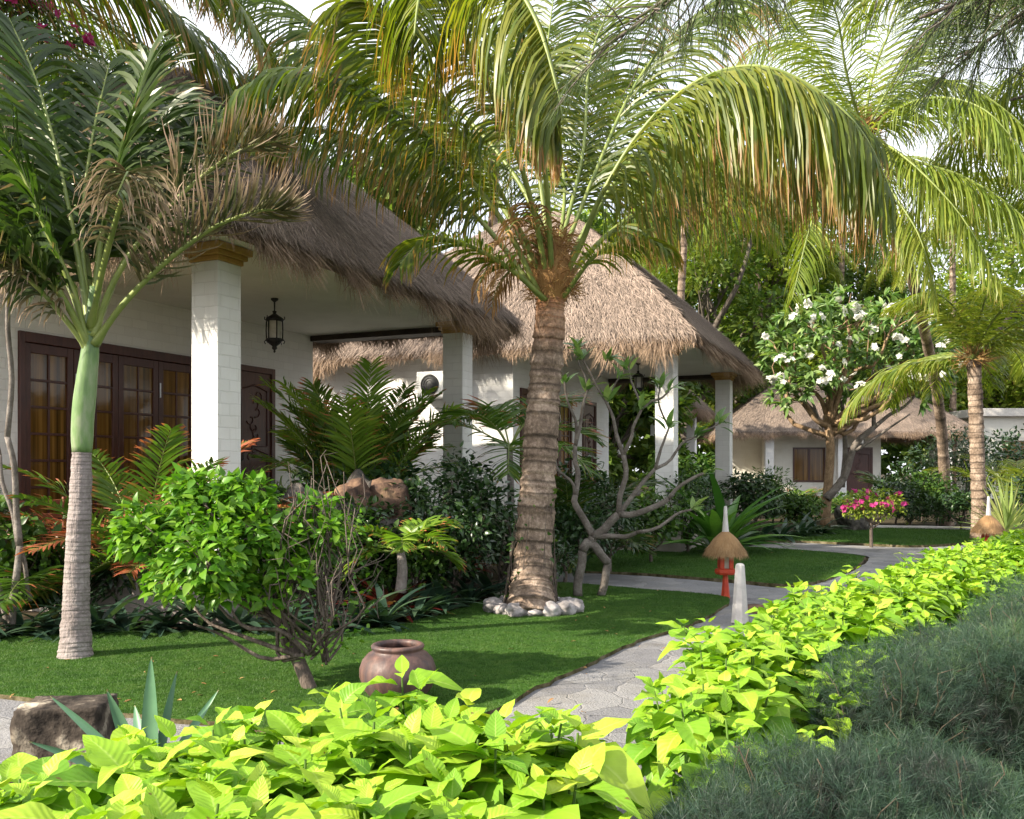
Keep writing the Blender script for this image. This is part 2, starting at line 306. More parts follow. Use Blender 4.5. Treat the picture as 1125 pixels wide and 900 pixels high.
def pathmat():
    m=NT('flagstone'); g=m.obj
    nz=m.n('ShaderNodeTexNoise'); nz.inputs['Scale'].default_value=3; m.l(g,nz.inputs[0])
    va=m.n('ShaderNodeVectorMath',op='MULTIPLY_ADD'); m.l(nz.outputs['Color'],va.inputs[0]); va.inputs[1].default_value=(.25,.25,0); m.l(g,va.inputs[2])
    v=m.n('ShaderNodeTexVoronoi',feature='DISTANCE_TO_EDGE'); v.inputs['Scale'].default_value=2.7; m.l(va.outputs[0],v.inputs['Vector'])
    vc=m.n('ShaderNodeTexVoronoi',feature='F1'); vc.inputs['Scale'].default_value=2.7; m.l(va.outputs[0],vc.inputs['Vector'])
    sep=m.n('ShaderNodeSeparateColor'); m.l(vc.outputs['Color'],sep.inputs[0])
    a=m.noise(5,6,.65,vec=g); b=m.noise(30,4,.6,vec=g)
    c=m.ramp(m.math('ADD',m.math('MULTIPLY',a,.5),m.math('MULTIPLY',sep.outputs[0],.5)),[(.15,(.16,.158,.17)),(.5,(.23,.228,.235)),(.85,(.31,.30,.295))])
    c=m.mix(m.maprange(b,.5,.8,0,.35),c,(.14,.13,.12))
    e=m.maprange(v.outputs['Distance'],.0,.022)
    c=m.mix(m.math('MULTIPLY',m.math('SUBTRACT',1,e),m.maprange(a,.35,.55,.8,.1)),c,(.13,.118,.105))
    dn=m.noise(1.3,5,.7,vec=g); c=m.mix(m.maprange(dn,.5,.7,0,.6),c,(.19,.175,.15)); gr=m.noise(70,3,.7,vec=g); c=m.mix(m.maprange(gr,.55,.8,0,.35),c,(.08,.075,.07))
    m.pbr(c,.8,.25,bump=m.math('ADD',m.math('MULTIPLY',e,.5),m.math('ADD',m.math('MULTIPLY',a,1.2),gr)),bs=.8,bd=.02); return m.m
M['path']=pathmat()
def glassmat():
    m=NT('window_glass'); g=m.obj; a=m.noise(7,4,.7,vec=g); mp=m.n('ShaderNodeMapping'); mp.inputs['Scale'].default_value=(14,14,.3); m.l(g,mp.inputs[0]); f=m.noise(1.5,2,vec=mp.outputs[0])
    c=m.ramp(f,[(.3,(.05,.026,.007)),(.5,(.14,.07,.016)),(.75,(.26,.14,.035))])
    m.pbr(c,.08,.3,bump=a,bs=.08,bd=.01); return m.m
M['glass']=glassmat()
def potmat():
    m=NT('glazed_clay'); g=m.obj; mp=m.n('ShaderNodeMapping'); mp.inputs['Scale'].default_value=(9,9,.8); m.l(g,mp.inputs[0]); s=m.noise(2.2,4,.6,vec=mp.outputs[0]); a=m.noise(5,4,vec=g)
    c=m.ramp(s,[(.3,(.045,.03,.032)),(.5,(.09,.05,.042)),(.75,(.17,.095,.075))]); c=m.mix(m.maprange(a,.5,.8,0,.5),c,(.09,.08,.10))
    dn=m.noise(9,5,.7,vec=g); c=m.mix(m.maprange(dn,.55,.7,0,.45),c,(.06,.05,.045)); m.pbr(c,m.maprange(dn,.3,.7,.35,.7),.4,bump=m.math('ADD',s,dn),bs=.35,bd=.008); return m.m
M['pot']=potmat()

# ------------------------------------------------------------------ world, sun, camera
w=bpy.data.worlds.new('World'); sc.world=w; w.use_nodes=True; nt=w.node_tree; bg=nt.nodes['Background']
sky=nt.nodes.new('ShaderNodeTexSky'); sky.sky_type='NISHITA'; sky.sun_disc=False
SUN_EL, SD = math.radians(31), nrm([-.88,-.36,0])
sky.sun_elevation=SUN_EL; sky.sun_rotation=math.atan2(SD[0],SD[1]); sky.dust_density=2.5; sky.air_density=1.0
cn=nt.nodes.new('ShaderNodeTexNoise'); cn.inputs['Scale'].default_value=2.2; cn.inputs['Detail'].default_value=6; ctc=nt.nodes.new('ShaderNodeTexCoord'); nt.links.new(ctc.outputs['Generated'],cn.inputs[0])
cr0=nt.nodes.new('ShaderNodeMapRange'); nt.links.new(cn.outputs[0],cr0.inputs[0]); cr0.inputs[1].default_value=.3; cr0.inputs[2].default_value=.6; cr0.inputs[3].default_value=.45; cr0.inputs[4].default_value=.95
cm=nt.nodes.new('ShaderNodeMix'); cm.data_type='RGBA'; nt.links.new(cr0.outputs[0],cm.inputs[0]); nt.links.new(sky.outputs[0],cm.inputs[6]); cm.inputs[7].default_value=(5.2,5.3,5.6,1)
nt.links.new(cm.outputs[2],bg.inputs[0]); bg.inputs[1].default_value=.145
sl=bpy.data.lights.new('sun','SUN'); sl.energy=5.0; sl.angle=math.radians(.6); sl.color=(1,.90,.74)
so=bpy.data.objects.new('sun',sl); C.objects.link(so)
sv=Vector((SD[0]*math.cos(SUN_EL),SD[1]*math.cos(SUN_EL),math.sin(SUN_EL))); so.rotation_euler=sv.to_track_quat('Z','Y').to_euler(); so.location=(-20,-10,30)
cam=bpy.data.cameras.new('camera'); co=bpy.data.objects.new('camera',cam); C.objects.link(co); sc.camera=co
co.location=(0,0,EYE); co.rotation_euler=(PI/2,0,0); cam.sensor_width=36; cam.lens=36*F/1125; cam.shift_y=(HY-450)/1125; cam.clip_end=600; cam.clip_start=.05
sc.view_settings.view_transform='Standard'; sc.view_settings.look='None'; sc.view_settings.exposure=1.25; sc.view_settings.gamma=1
sc.render.engine='CYCLES'

# ------------------------------------------------------------------ ground, path, lawns
def poly_sheet(name, pts, z, mat, edge=0, emat=None, sub=.25):
    """flat polygon sheet with optional skirt"""
    import bmesh
    pts=[Vector((p[0],p[1],z)) for p in pts]
    bm=bmesh.new(); vs=[bm.verts.new(p) for p in pts]; f=bm.faces.new(vs)
    if f.normal.z<0: f.normal_flip()
    if edge:
        lo=[bm.verts.new((p.x,p.y,z-edge)) for p in pts]; n=len(vs)
        for i in range(n):
            q=bm.faces.new((vs[i],vs[(i+1)%n],lo[(i+1)%n],lo[i])); q.material_index=1 if emat else 0
    bmesh.ops.triangulate(bm,faces=[f]) ; bmesh.ops.recalc_face_normals(bm,faces=bm.faces)
    me=bpy.data.meshes.new(name); bm.to_mesh(me); bm.free(); me.materials.append(mat)
    if emat: me.materials.append(emat)
    o=bpy.data.objects.new(name,me); C.objects.link(o); o['kind']='structure'; return o
def wobble(pts, amp=.03, step=.15):
    P=np.array([p[:2] for p in pts]); out=[]
    n=len(P); E=np.vstack([P[-1],P,P[0],P[1]])
    for i in range(n):
        a,b,c,d=E[i],E[i+1],E[i+2],E[i+3]; L=np.linalg.norm(c-b); k=max(1,int(L/step)); k=min(k,60)
        for j in range(k):
            f=j/k; q=.5*((2*b)+(-a+c)*f+(2*a-5*b+4*c-d)*f**2+(-a+3*b-3*c+d)*f**3)
            if L>14: q=b+(c-b)*f
            out.append((q[0]+rng.normal()*amp*.4,q[1]+rng.normal()*amp*.4))
    return out
g=MB(); N=40; xs=np.linspace(-150,150,N); ys=np.linspace(-30,260,N)
XX,YY=np.meshgrid(xs,ys); V=np.stack([XX,YY,np.full_like(XX,-.03)],-1).reshape(-1,3)
i=np.arange(N-1)[:,None]*N; j=np.arange(N-1)[None]; Qg=np.stack([i+j,i+j+1,i+N+1+j,i+N+j],-1).reshape(-1,4)
g.add(V,Q=Qg); tag(g.build('ground',M['soil']),kind='structure')
path_px=[(-420,735),(0,764),(100,781),(250,796),(400,811),(500,796),(560,772),(590,754),(640,733),(700,704),(760,686),(798,662),(790,654),(700,647),(600,640),(590,628),(700,632),(800,640),(875,645),(930,630),(953,616),(942,609),(850,602),(815,602),(860,596),(960,600),(1010,601.5),(1070,598),(1130,594),(1300,588),(1500,600),(1250,620),(1100,640),(1000,665),(900,705),(850,760),(840,850),(760,950),(500,1100),(200,950),(0,838),(-420,800)]
poly_sheet('stone_path',wobble([G(*p) for p in path_px],.02),-.005,M['path'])
lawnA_px=[(-420,712),(0,703),(120,697),(250,696),(370,697),(440,688),(500,672),(560,652),(605,641.5),(700,648.5),(785,655.5),(800,664),(760,688),(700,706),(640,736),(590,757),(560,775),(500,799),(400,814),(250,799),(100,784),(0,767),(-420,738)]
lawnB_px=[(560,609),(700,601),(780,600.5),(850,603.5),(938,611),(948,616.5),(928,629.5),(880,643.5),(800,638.5),(700,631),(590,626)]
lawnC_px=[(800,596),(870,589),(915,581),(1070,583.5),(1160,585),(1130,592),(1072,596.5),(1010,600.5),(960,599),(880,595.5)]
def in_poly(P, poly):
    x,y=P[:,0],P[:,1]; c=np.zeros(len(P),bool); n=len(poly)
    for i in range(n):
        x0,y0=poly[i]; x1,y1=poly[(i+1)%n]
        m=((y0>y)!=(y1>y)); c^= m & (x<(x1-x0)*(y-y0)/((y1-y0) or 1e-9)+x0)
    return c
for nm,px,dens,bl,lab in (('lawn',lawnA_px,15000,.022,'short mown green grass of the near lawn under the palms'),('lawn',lawnB_px,4000,.032,'short mown green grass of the middle lawn between two paths'),('lawn',lawnC_px,2200,.045,'short mown green grass of the farthest lawn in front of the distant bungalow')):
    poly=wobble([G(*p) for p in px],.03); poly_sheet(nm,poly,.024,M['lawnbase'],edge=.05,emat=M['edge'])
    A=np.array(poly); lo,hi=A.min(0),A.max(0); lo[0]=max(lo[0],-6.5)
    area=(hi-lo).prod(); n=int(dens*area); P=rng.uniform(lo,hi,(n,2)); P=P[np.abs(P[:,0])<P[:,1]*.62+.3]; P=P[in_poly(P,[tuple(a) for a in A])]
    n=len(P); B=np.c_[P,np.full(n,.02)]; d=rdir(n,.5,1); s=nrm(np.cross(d,rdir(n)))
    h=bl*rng.uniform(.5,1.1,n)[:,None]; ww=.0035*bl/.035
    V=np.stack([B-s*ww,B+s*ww,B+d*h],1).reshape(-1,3)
    r=np.array([mnoise.noise((p[0]*.7,p[1]*.7,3))*.6+mnoise.noise((p[0]*3.1,p[1]*3.1,7))*.35+.5 for p in P])
    r=np.clip(r*.75+rng.random(n)*.4-.1,0,1)
    gm=MB(); gm.add(V,T=np.arange(n*3).reshape(-1,3),rnd=np.repeat(r,3),t=np.tile([0,0,1],n)); tag(gm.build('grass',M['grass'],smooth=False),lab,'grass',kind='stuff')
kp=[G(915,580.5),G(990,580.8),G(1070,582.5)]
kb=MB(); tube(kb,resample([k+np.array([0,.1,.03]) for k in kp],20),.05,6); tag(kb.build('kerb',M['whitestone']),kind='structure')

# ------------------------------------------------------------------ bungalows
UA=math.radians(24); RZ=PI/2-UA      # local x = along the wall (away from viewer), local y = into the building
def thatch_roof(parent, x0,x1,y0,y1,ze,za,ridge, ns, fringe=.35, name='thatch_roof', sx=1.0):
    mb=MB(); cx,cy=(x0+x1)/2,(y0+y1)/2; th=.16
    rl=ridge/2; A=np.array([[cx,cy-rl,za],[cx,cy+rl,za]])
    if sx!=1.0: A=np.array([[cx-rl,cy,za],[cx+rl,cy,za]])
    c=[np.array(p,float) for p in ((x0,y0,ze),(x1,y0,ze),(x1,y1,ze),(x0,y1,ze))]
    if sx==1.0: faces=[(c[0],c[1],A[0],A[0]),(c[1],c[2],A[1],A[0]),(c[2],c[3],A[1],A[1]),(c[3],c[0],A[0],A[1])]
    else: faces=[(c[0],c[1],A[1],A[0]),(c[1],c[2],A[1],A[1]),(c[2],c[3],A[0],A[1]),(c[3],c[0],A[0],A[0])]
    K=28
    def P(f,u,v):
        a,b,cc,d=f; u=np.asarray(u)[...,None]; v=np.asarray(v)[...,None]
        p=(a*(1-u)+b*u)*(1-v)+(d*(1-u)+cc*u)*v
        p=p+np.array([0,0,1.])*(.10*np.sin(PI*v)-.10*(1-v)**6)  # slight belly
        return p
    for f in faces:
        u,v=np.meshgrid(np.linspace(0,1,K+1),np.linspace(0,1,K+1)); p=P(f,u,v)
        nz=np.array([mnoise.noise(Vector(q)*1.3) for q in p.reshape(-1,3)]).reshape(u.shape); edge=np.minimum(np.minimum(u,1-u)*6,1)
        p[...,2]+=nz*.07*edge
        i=np.arange(K)[:,None]*(K+1); j=np.arange(K)[None]; Q=np.stack([i+j,i+j+1,i+K+2+j,i+K+1+j],-1).reshape(-1,4)
        mb.add(p.reshape(-1,3),Q=Q,rnd=.35)
        pl=p.copy(); pl[...,2]-=th; mb.add(pl[:3].reshape(-1,3),Q=Q[:2*K,::-1],rnd=.1)
        # edge closing strip
        e=np.concatenate([p[0],pl[0]]); k=K+1; jj=np.arange(K); mb.add(e,Q=np.stack([jj,jj+k,jj+k+1,jj+1],-1),rnd=.2)
        # straws
        L=np.linalg.norm(f[1]-f[0]); n=int(ns*L/13)
        v=1-np.sqrt(rng.random(n)) if np.allclose(f[2],f[3]) else rng.random(n)*.98
        v=np.clip(v,0,.97); u=rng.random(n)
        p0=P(f,u,v); p1=P(f,u,np.clip(v-.08,-.05,1)); d=nrm(p1-p0); nor=nrm(np.cross(f[1]-f[0],f[3]-f[0])); 
        if nor[2]<0: nor=-nor
        sd=nrm(f[1]-f[0]); jit=rng.normal(0,.22,(n,1)); d=nrm(d+sd*jit*1.3+nor*rng.uniform(-.03,.12,(n,1)))
        ln=rng.uniform(.10,.32,(n,1)); w_=rng.uniform(.003,.008,(n,1)); s=nrm(np.cross(d,nor))*w_
        b=p0+nor*rng.uniform(.0,.05,(n,1)); V=np.stack([b-s,b+s,b+d*ln+s*.3,b+d*ln-s*.3],1).reshape(-1,3)
        mb.add(V,Q=np.arange(4*n).reshape(-1,4),rnd=np.repeat(rng.random(n),4))
        # ridge/hip tufts and eave fringe
        n=int(L*fringe*4200); u=rng.random(n); v=rng.uniform(-.004,.05,n); p0=P(f,u,np.clip(v,0,1))-np.array([0,0,1])*rng.uniform(0,th,(n,1))
        out=nrm(np.array([*(-(f[3]+f[2])/2+(f[0]+f[1])/2)[:2],0])); clump=np.array([mnoise.noise((uu*L*2.2,L,ze)) for uu in u])[:,None]
        d=nrm(out*rng.uniform(.1,.7,(n,1))+np.array([0,0,-1.])*rng.uniform(.5,1,(n,1))+sd*rng.normal(0,.25,(n,1))); ln=rng.uniform(.10,.36,(n,1))*(1+clump*1.5).clip(.25,3)*fringe/.35
        s=nrm(np.cross(d,out+rng.normal(0,.3,(n,3))))*rng.uniform(.002,.006,(n,1)); e=p0+d*ln; md=p0+d*ln*.5+out*.02
        V=np.stack([p0-s,p0+s,md+s*.8,md-s*.8,e+s*.2,e-s*.2],1).reshape(-1,3)
        V[:,2]-=0; k=np.arange(n)[:,None]*6; Q=np.concatenate([k+np.array([0,1,2,3]),k+np.array([3,2,4,5])])
        mb.add(V,Q=Q,rnd=np.repeat(rng.random(n)*.9,6),t=np.tile([.3,.3,.6,.6,1,1],n))
    return mb.build(name,M['thatch'],parent,smooth=False)
def column(parent, x,y,z0,z1,w=.34):
    col=box(MB(),x-w/2,x+w/2,y-w/2,y+w/2,z0,z1).build('column',M['brick'],parent,False,.008)
    cp=MB()
    for k,(e,a,b) in enumerate(((.02,0,.05),(.05,.05,.10),(.085,.10,.17))): box(cp,x-w/2-e,x+w/2+e,y-w/2-e,y+w/2+e,z1+a+k*.001,z1+b)
    cp.build('capital',M['ochre'],col,False,.008); return col
def leaf_door(parent, x0,x1,y,z0,z1, rows, glass=True, name='window', handle=True):
    """a joinery unit in wall plane y facing -y"""
    fr=MB(); fw=.07
    box(fr,x0,x0+fw,y-.05,y+.04,z0,z1); box(fr,x1-fw,x1,y-.05,y+.04,z0,z1); box(fr,x0+fw,x1-fw,y-.05,y+.04,z1-fw*1.4,z1)
    return fr
def french(parent, x0,x1,y,z0,z1,ns=4,rows=6):
    fr=MB(); fw=.07
    box(fr,x0,x0+fw,y-.06,y+.03,z0,z1); box(fr,x1-fw,x1,y-.06,y+.03,z0,z1); box(fr,x0+fw,x1-fw,y-.06,y+.03,z1-.12,z1)
    root=fr.build('french_window',M['wood'],parent,False,.006)
    a,b=x0+fw,x1-fw; sw=(b-a)/ns
    for k in range(ns):
        s0,s1=a+k*sw+.004,a+(k+1)*sw-.004; sm=MB(); st=.085
        box(sm,s0,s0+st,y-.035,y+.012,z0+.01,z1-.125); box(sm,s1-st,s1,y-.035,y+.012,z0+.01,z1-.125)
        box(sm,s0+st,s1-st,y-.034,y+.011,z1-.235,z1-.126); box(sm,s0+st,s1-st,y-.034,y+.011,z0+.011,z0+.35)
        box(sm,s0+st+.04,s1-st-.04,y-.042,y-.03,z0+.06,z0+.30)
        g0,g1=z0+.35,z1-.235
        for r in range(1,rows): zz=g0+(g1-g0)*r/rows; box(sm,s0+st,s1-st,y-.030,y+.006,zz-.014,zz+.014)
        xm=(s0+s1)/2; box(sm,xm-.012,xm+.012,y-.028,y+.005,g0,g1)
        sash=sm.build('sash',M['wood'],root,False,.004)
        box(MB(),s0+st-.005,s1-st+.005,y-.012,y-.006,g0-.005,g1+.005).build('pane',M['glass'],root,False)
        if k%2==1:
            h=MB(); box(h,s0+.01,s0+.03,y-.05,y-.034,z1-.62,z1-.42); h.build('hinge',M['steel'],root,False,.003)
    return root
def panel_door(parent, x0,x1,y,z0,z1,double=False):
    d=MB(); box(d,x0,x0+.08,y-.06,y+.03,z0,z1); box(d,x1-.08,x1,y-.06,y+.03,z0,z1); box(d,x0+.08,x1-.08,y-.06,y+.03,z1-.09,z1)
    box(d,x0+.08,x1-.08,y-.03,y+.01,z0,z1-.092)
    for (a,b) in ((.12,.45),(.5,.85)):
        za,zb=z0+(z1-z0)*a,z0+(z1-z0)*b; xa,xb=x0+.17,x1-.17
        tube(d,[(xa,y-.035,za),(xb,y-.035,za),(xb,y-.035,zb),((xa+xb)/2,y-.035,zb+.08),(xa,y-.035,zb),(xa,y-.035,za)],.018,6)
    zc=z0+(z1-z0)*.62; xm=(x0+x1)/2
    for k in range(9):   # carved scroll
        a=k*.7; th=np.linspace(0,4.5,12); r=.10*(1-th/6); c0=np.array([xm+.1*math.cos(a)*(k%3-1),y-.036,zc+(k-4)*.12])
        tube(d,np.stack([c0[0]+r*np.cos(th+a),np.full(12,c0[1]),c0[2]+r*np.sin(th+a)],-1),.012,5)
    o=d.build('door',M['wood'],parent,False,.004)
    h=MB(); tube(h,[(x0+.15,y-.04,z0+1.0),(x0+.15,y-.085,z0+1.02),(x0+.15,y-.085,z0+1.16),(x0+.15,y-.04,z0+1.18)],.009,6); h.build('handle',M['iron'],o)
    return o
def bungalow(corner, label, near=True, ns=60000, za=7.2):
    b=thing('thatched_bungalow',(corner[0],corner[1],0),label,'bungalow',rz=RZ)
    # local x=u ; local y must point to v=(-sin.., ) : rotation RZ gives x->(sin24,cos24), y->(-cos24,sin24)
    zf,zc=.62,3.74; y0,y1=2.92,7.2; xa,xb=-.3,5.6; wx0,wx1,dx0,dx1=0.02,2.88,3.62,4.56; zt=3.08
    sl_=MB(); box(sl_,-.35,5.75,-.35,y1+.1,-.1,zf); sl_.build('floor_slab',M['slab'],b,False,.01)
    wl=MB(); T=.2
    box(wl,xa,wx0,y0,y0+T,zf,zc); box(wl,wx0,wx1,y0,y0+T,zt,zc); box(wl,wx1,dx0,y0,y0+T,zf,zc); box(wl,dx0,dx1,y0,y0+T,zt,zc); box(wl,dx1,xb,y0,y0+T,zf,zc)
    box(wl,xa+.002,xa+T,y0+T,y1,zf,zc); box(wl,xb-T,xb-.002,y0+T,y1,zf,zc); box(wl,xa,xb,y1,y1+T,zf,zc)
    wl.build('wall',M['brick'],b,False)
    ce=MB(); box(ce,-.45,5.85,-.45,y1+.45,zc+.002,zc+.05); ce.build('ceiling',M['plaster'],b,False)
    bm_=MB(); 
    box(bm_,-.47,5.87,-.49,-.455,zc-.02,zc+.14); box(bm_,-.49,-.455,-.455,y1+.45,zc-.02,zc+.14); box(bm_,5.855,5.89,-.455,y1+.45,zc-.02,zc+.14)
    bm_.build('fascia',M['fascia'],b,False,.004)
    eb=MB(); box(eb,5.50,5.84,.2,y0-.02,zc-.09,zc-.001); eb.build('beam',M['beam'],b,False,.004)
    column(b,0,0,zf,zc-.175); column(b,5.3,0,zf,zc-.175)
    french(b,wx0,wx1,y0+.02,zf,zt,4,6 if near else 5); panel_door(b,dx0,dx1,y0+.02,zf,zt)
    thatch_roof(b,-.7,6.0,-.7,y1+.7,3.92,za,1.2,ns)
    return b
C1=(-2.99,9.3); C3=(2.81,16.7); C4=(5.0,31.8)
B1=bungalow(C1,'nearest thatched bungalow with white columns and dark french windows at left',True,110000,7.15)
B2=bungalow(C3,'middle thatched bungalow behind the coconut palm trunk, with sunlit straw roof',True,70000)
B4=bungalow(C4,'thatched bungalow almost hidden behind the middle bungalow, only its dark roof end showing',False,22000)
def L2W(c,u,v,z): return np.array([c[0]+u*math.sin(UA)-v*math.cos(UA), c[1]+u*math.cos(UA)+v*math.sin(UA), z])
# far bungalow
D3=40.; b=thing('thatched_bungalow',(X(935,D3),D3,0),'distant thatched bungalow seen beyond the flowering plumeria tree','bungalow',rz=math.radians(-4))
mpp=D3/F; zf,zc=.15,3.05
def lx(px): return (px-935)*mpp
sl_=MB(); box(sl_,lx(815),lx(1050),-.2,6.5,-.1,zf); sl_.build('floor_slab',M['slab'],b,False)
wl=MB(); xa,xb=lx(853),lx(975); w0,w1,d0,d1=lx(878),lx(914),lx(933),lx(966); zt=2.45
box(wl,xa,w0,1,1.2,zf,zc); box(wl,w0,w1,1,1.2,zt,zc); box(wl,w1,d0,1,1.2,zf,zc); box(wl,d0,d1,1,1.2,zt,zc); box(wl,d1,xb,1,1.2,zf,zc); box(wl,w0,w1,1,1.2,zf,.9)
box(wl,xa+.002,xa+.2,1.2,6,zf,zc); box(wl,xb-.2,xb-.002,1.2,6,zf,zc); box(wl,lx(810),xa,3,3.2,zf,zc); box(wl,xa,xb,6,6.2,zf,zc)
wl.build('wall',M['stucco'],b,False)
wn=MB(); box(wn,w0,w0+.07,.97,1.05,.9,zt); box(wn,w1-.07,w1,.97,1.05,.9,zt); box(wn,w0+.07,w1-.07,.97,1.05,zt-.08,zt); box(wn,w0+.07,w1-.07,.97,1.05,.9,.98); box(wn,(w0+w1)/2-.05,(w0+w1)/2+.05,.98,1.04,.98,zt-.08)
wno=wn.build('window',M['wood'],b,False); box(MB(),w0+.05,w1-.05,1.01,1.02,.95,zt-.05).build('pane',M['glass'],wno,False)
panel_door(b,d0,d1,1.02,zf,zt)
ce=MB(); box(ce,lx(800),lx(1052),-.3,6.4,zc,zc+.05); ce.build('ceiling',M['plaster'],b,False)
for p,yy in ((924,-.05),(1036,-.05),(846,-.05)): column(b,lx(p),yy,zf,zc-.18,.36)
thatch_roof(b,lx(790),lx(1066),-.6,6.9,3.2,5.5,4.6,26000,.3,sx=2)
# pale house at far right
h=thing('pale_house',(X(1150,46),46,0),'pale flat-roofed house at the far right edge behind the palm','house')
hw=MB(); box(hw,-3.2,5,0,6,0,4.1); hw.build('wall',M['stucco'],h,False)
hr=MB(); box(hr,-3.6,5.4,-.4,6.4,4.1,4.5); hr.build('roof',M['whitestone'],h,False,.03)
for k in range(3):
    hf=MB(); x0=-2.2+k*2.4; box(hf,x0,x0+1.1,-.05,.01,1.6,2.9); f_=hf.build('window',M['fascia'],h,False); box(MB(),x0+.08,x0+1.02,-.06,-.052,1.68,2.82).build('pane',M['glass'],f_,False)

# lanterns
def lantern(loc,label,s=1.0):
    r=thing('hanging_lantern',loc,label,'lantern','black iron porch lanterns')
    m=MB(); lathe(m,[(0,0),(.05*s,0),(.05*s,-.02*s),(.012*s,-.05*s),(.009*s,-.16*s),(.03*s,-.17*s),(.02*s,-.2*s),(.05*s,-.22*s),(.11*s,-.26*s),(.12*s,-.29*s),(.105*s,-.3*s),(0,-.3*s)],12)
    lathe(m,[(0,-.53*s),(.11*s,-.53*s),(.115*s,-.56*s),(.07*s,-.6*s),(.03*s,-.63*s),(.035*s,-.66*s),(.012*s,-.68*s),(.016*s,-.70*s),(0,-.72*s)],12)
    for k in range(6):
        a=k*PI/3; c_,s_=math.cos(a),math.sin(a)
        tube(m,[(.105*s*c_,.105*s*s_,-.29*s),(.11*s*c_,.11*s*s_,-.42*s),(.105*s*c_,.105*s*s_,-.54*s)],.009*s,5)
        tube(m,[(.11*s*c_,.11*s*s_,-.29*s),(.135*s*c_,.135*s*s_,-.27*s),(.13*s*c_,.13*s*s_,-.24*s)],.007*s,5)
        tube(m,[(.11*s*c_,.11*s*s_,-.54*s),(.135*s*c_,.135*s*s_,-.57*s),(.12*s*c_,.12*s*s_,-.60*s)],.007*s,5)
    m.build('frame',M['iron'],r)
    g_=MB(); lathe(g_,[(.085*s,-.30*s),(.088*s,-.42*s),(.085*s,-.53*s)],6); g_.build('glass',M['glasslamp'],r,False); return r
lantern(L2W(C1,2.5,1.26,3.74),'black iron lantern hanging under the nearest porch ceiling beside the white column')
lantern(L2W(C3,2.5,1.26,3.74),'small black iron lantern hanging under the porch of the middle bungalow')
lantern((X(947,39.4),39.4,3.05),'tiny black lantern above the door of the distant bungalow',.9)
# ac unit
p=L2W(C3,-.3,4.42,2.88); ac=thing('air_conditioner',p,'white air conditioner unit with round fan on the sunlit side wall','air conditioner',rz=RZ)
a_=MB(); box(a_,-.36,-.02,-.42,.42,0,.52); a_.build('casing',M['acwhite'],ac,False,.02)
a_=MB(); th=np.linspace(0,2*PI,33)
lathe(a_,[(0,0),(.2,0),(.2,.012),(0,.012)],30)
V=a_.V[-1].copy(); a_.V[-1]=np.stack([-.362-V[:,2],V[:,0]+.12,V[:,1]+.26],-1)
for r_ in (.08,.13,.18): tube(a_,np.stack([np.full(33,-.38),.12+r_*np.cos(th),.26+r_*np.sin(th)],-1),.005,5)
a_.build('fan_grille',M['acdark'],ac)
for y_ in (-.35,.31): a_=MB(); box(a_,-.36,0,y_,y_+.04,-.04,-.002); a_.build('bracket',M['steel'],ac,False)

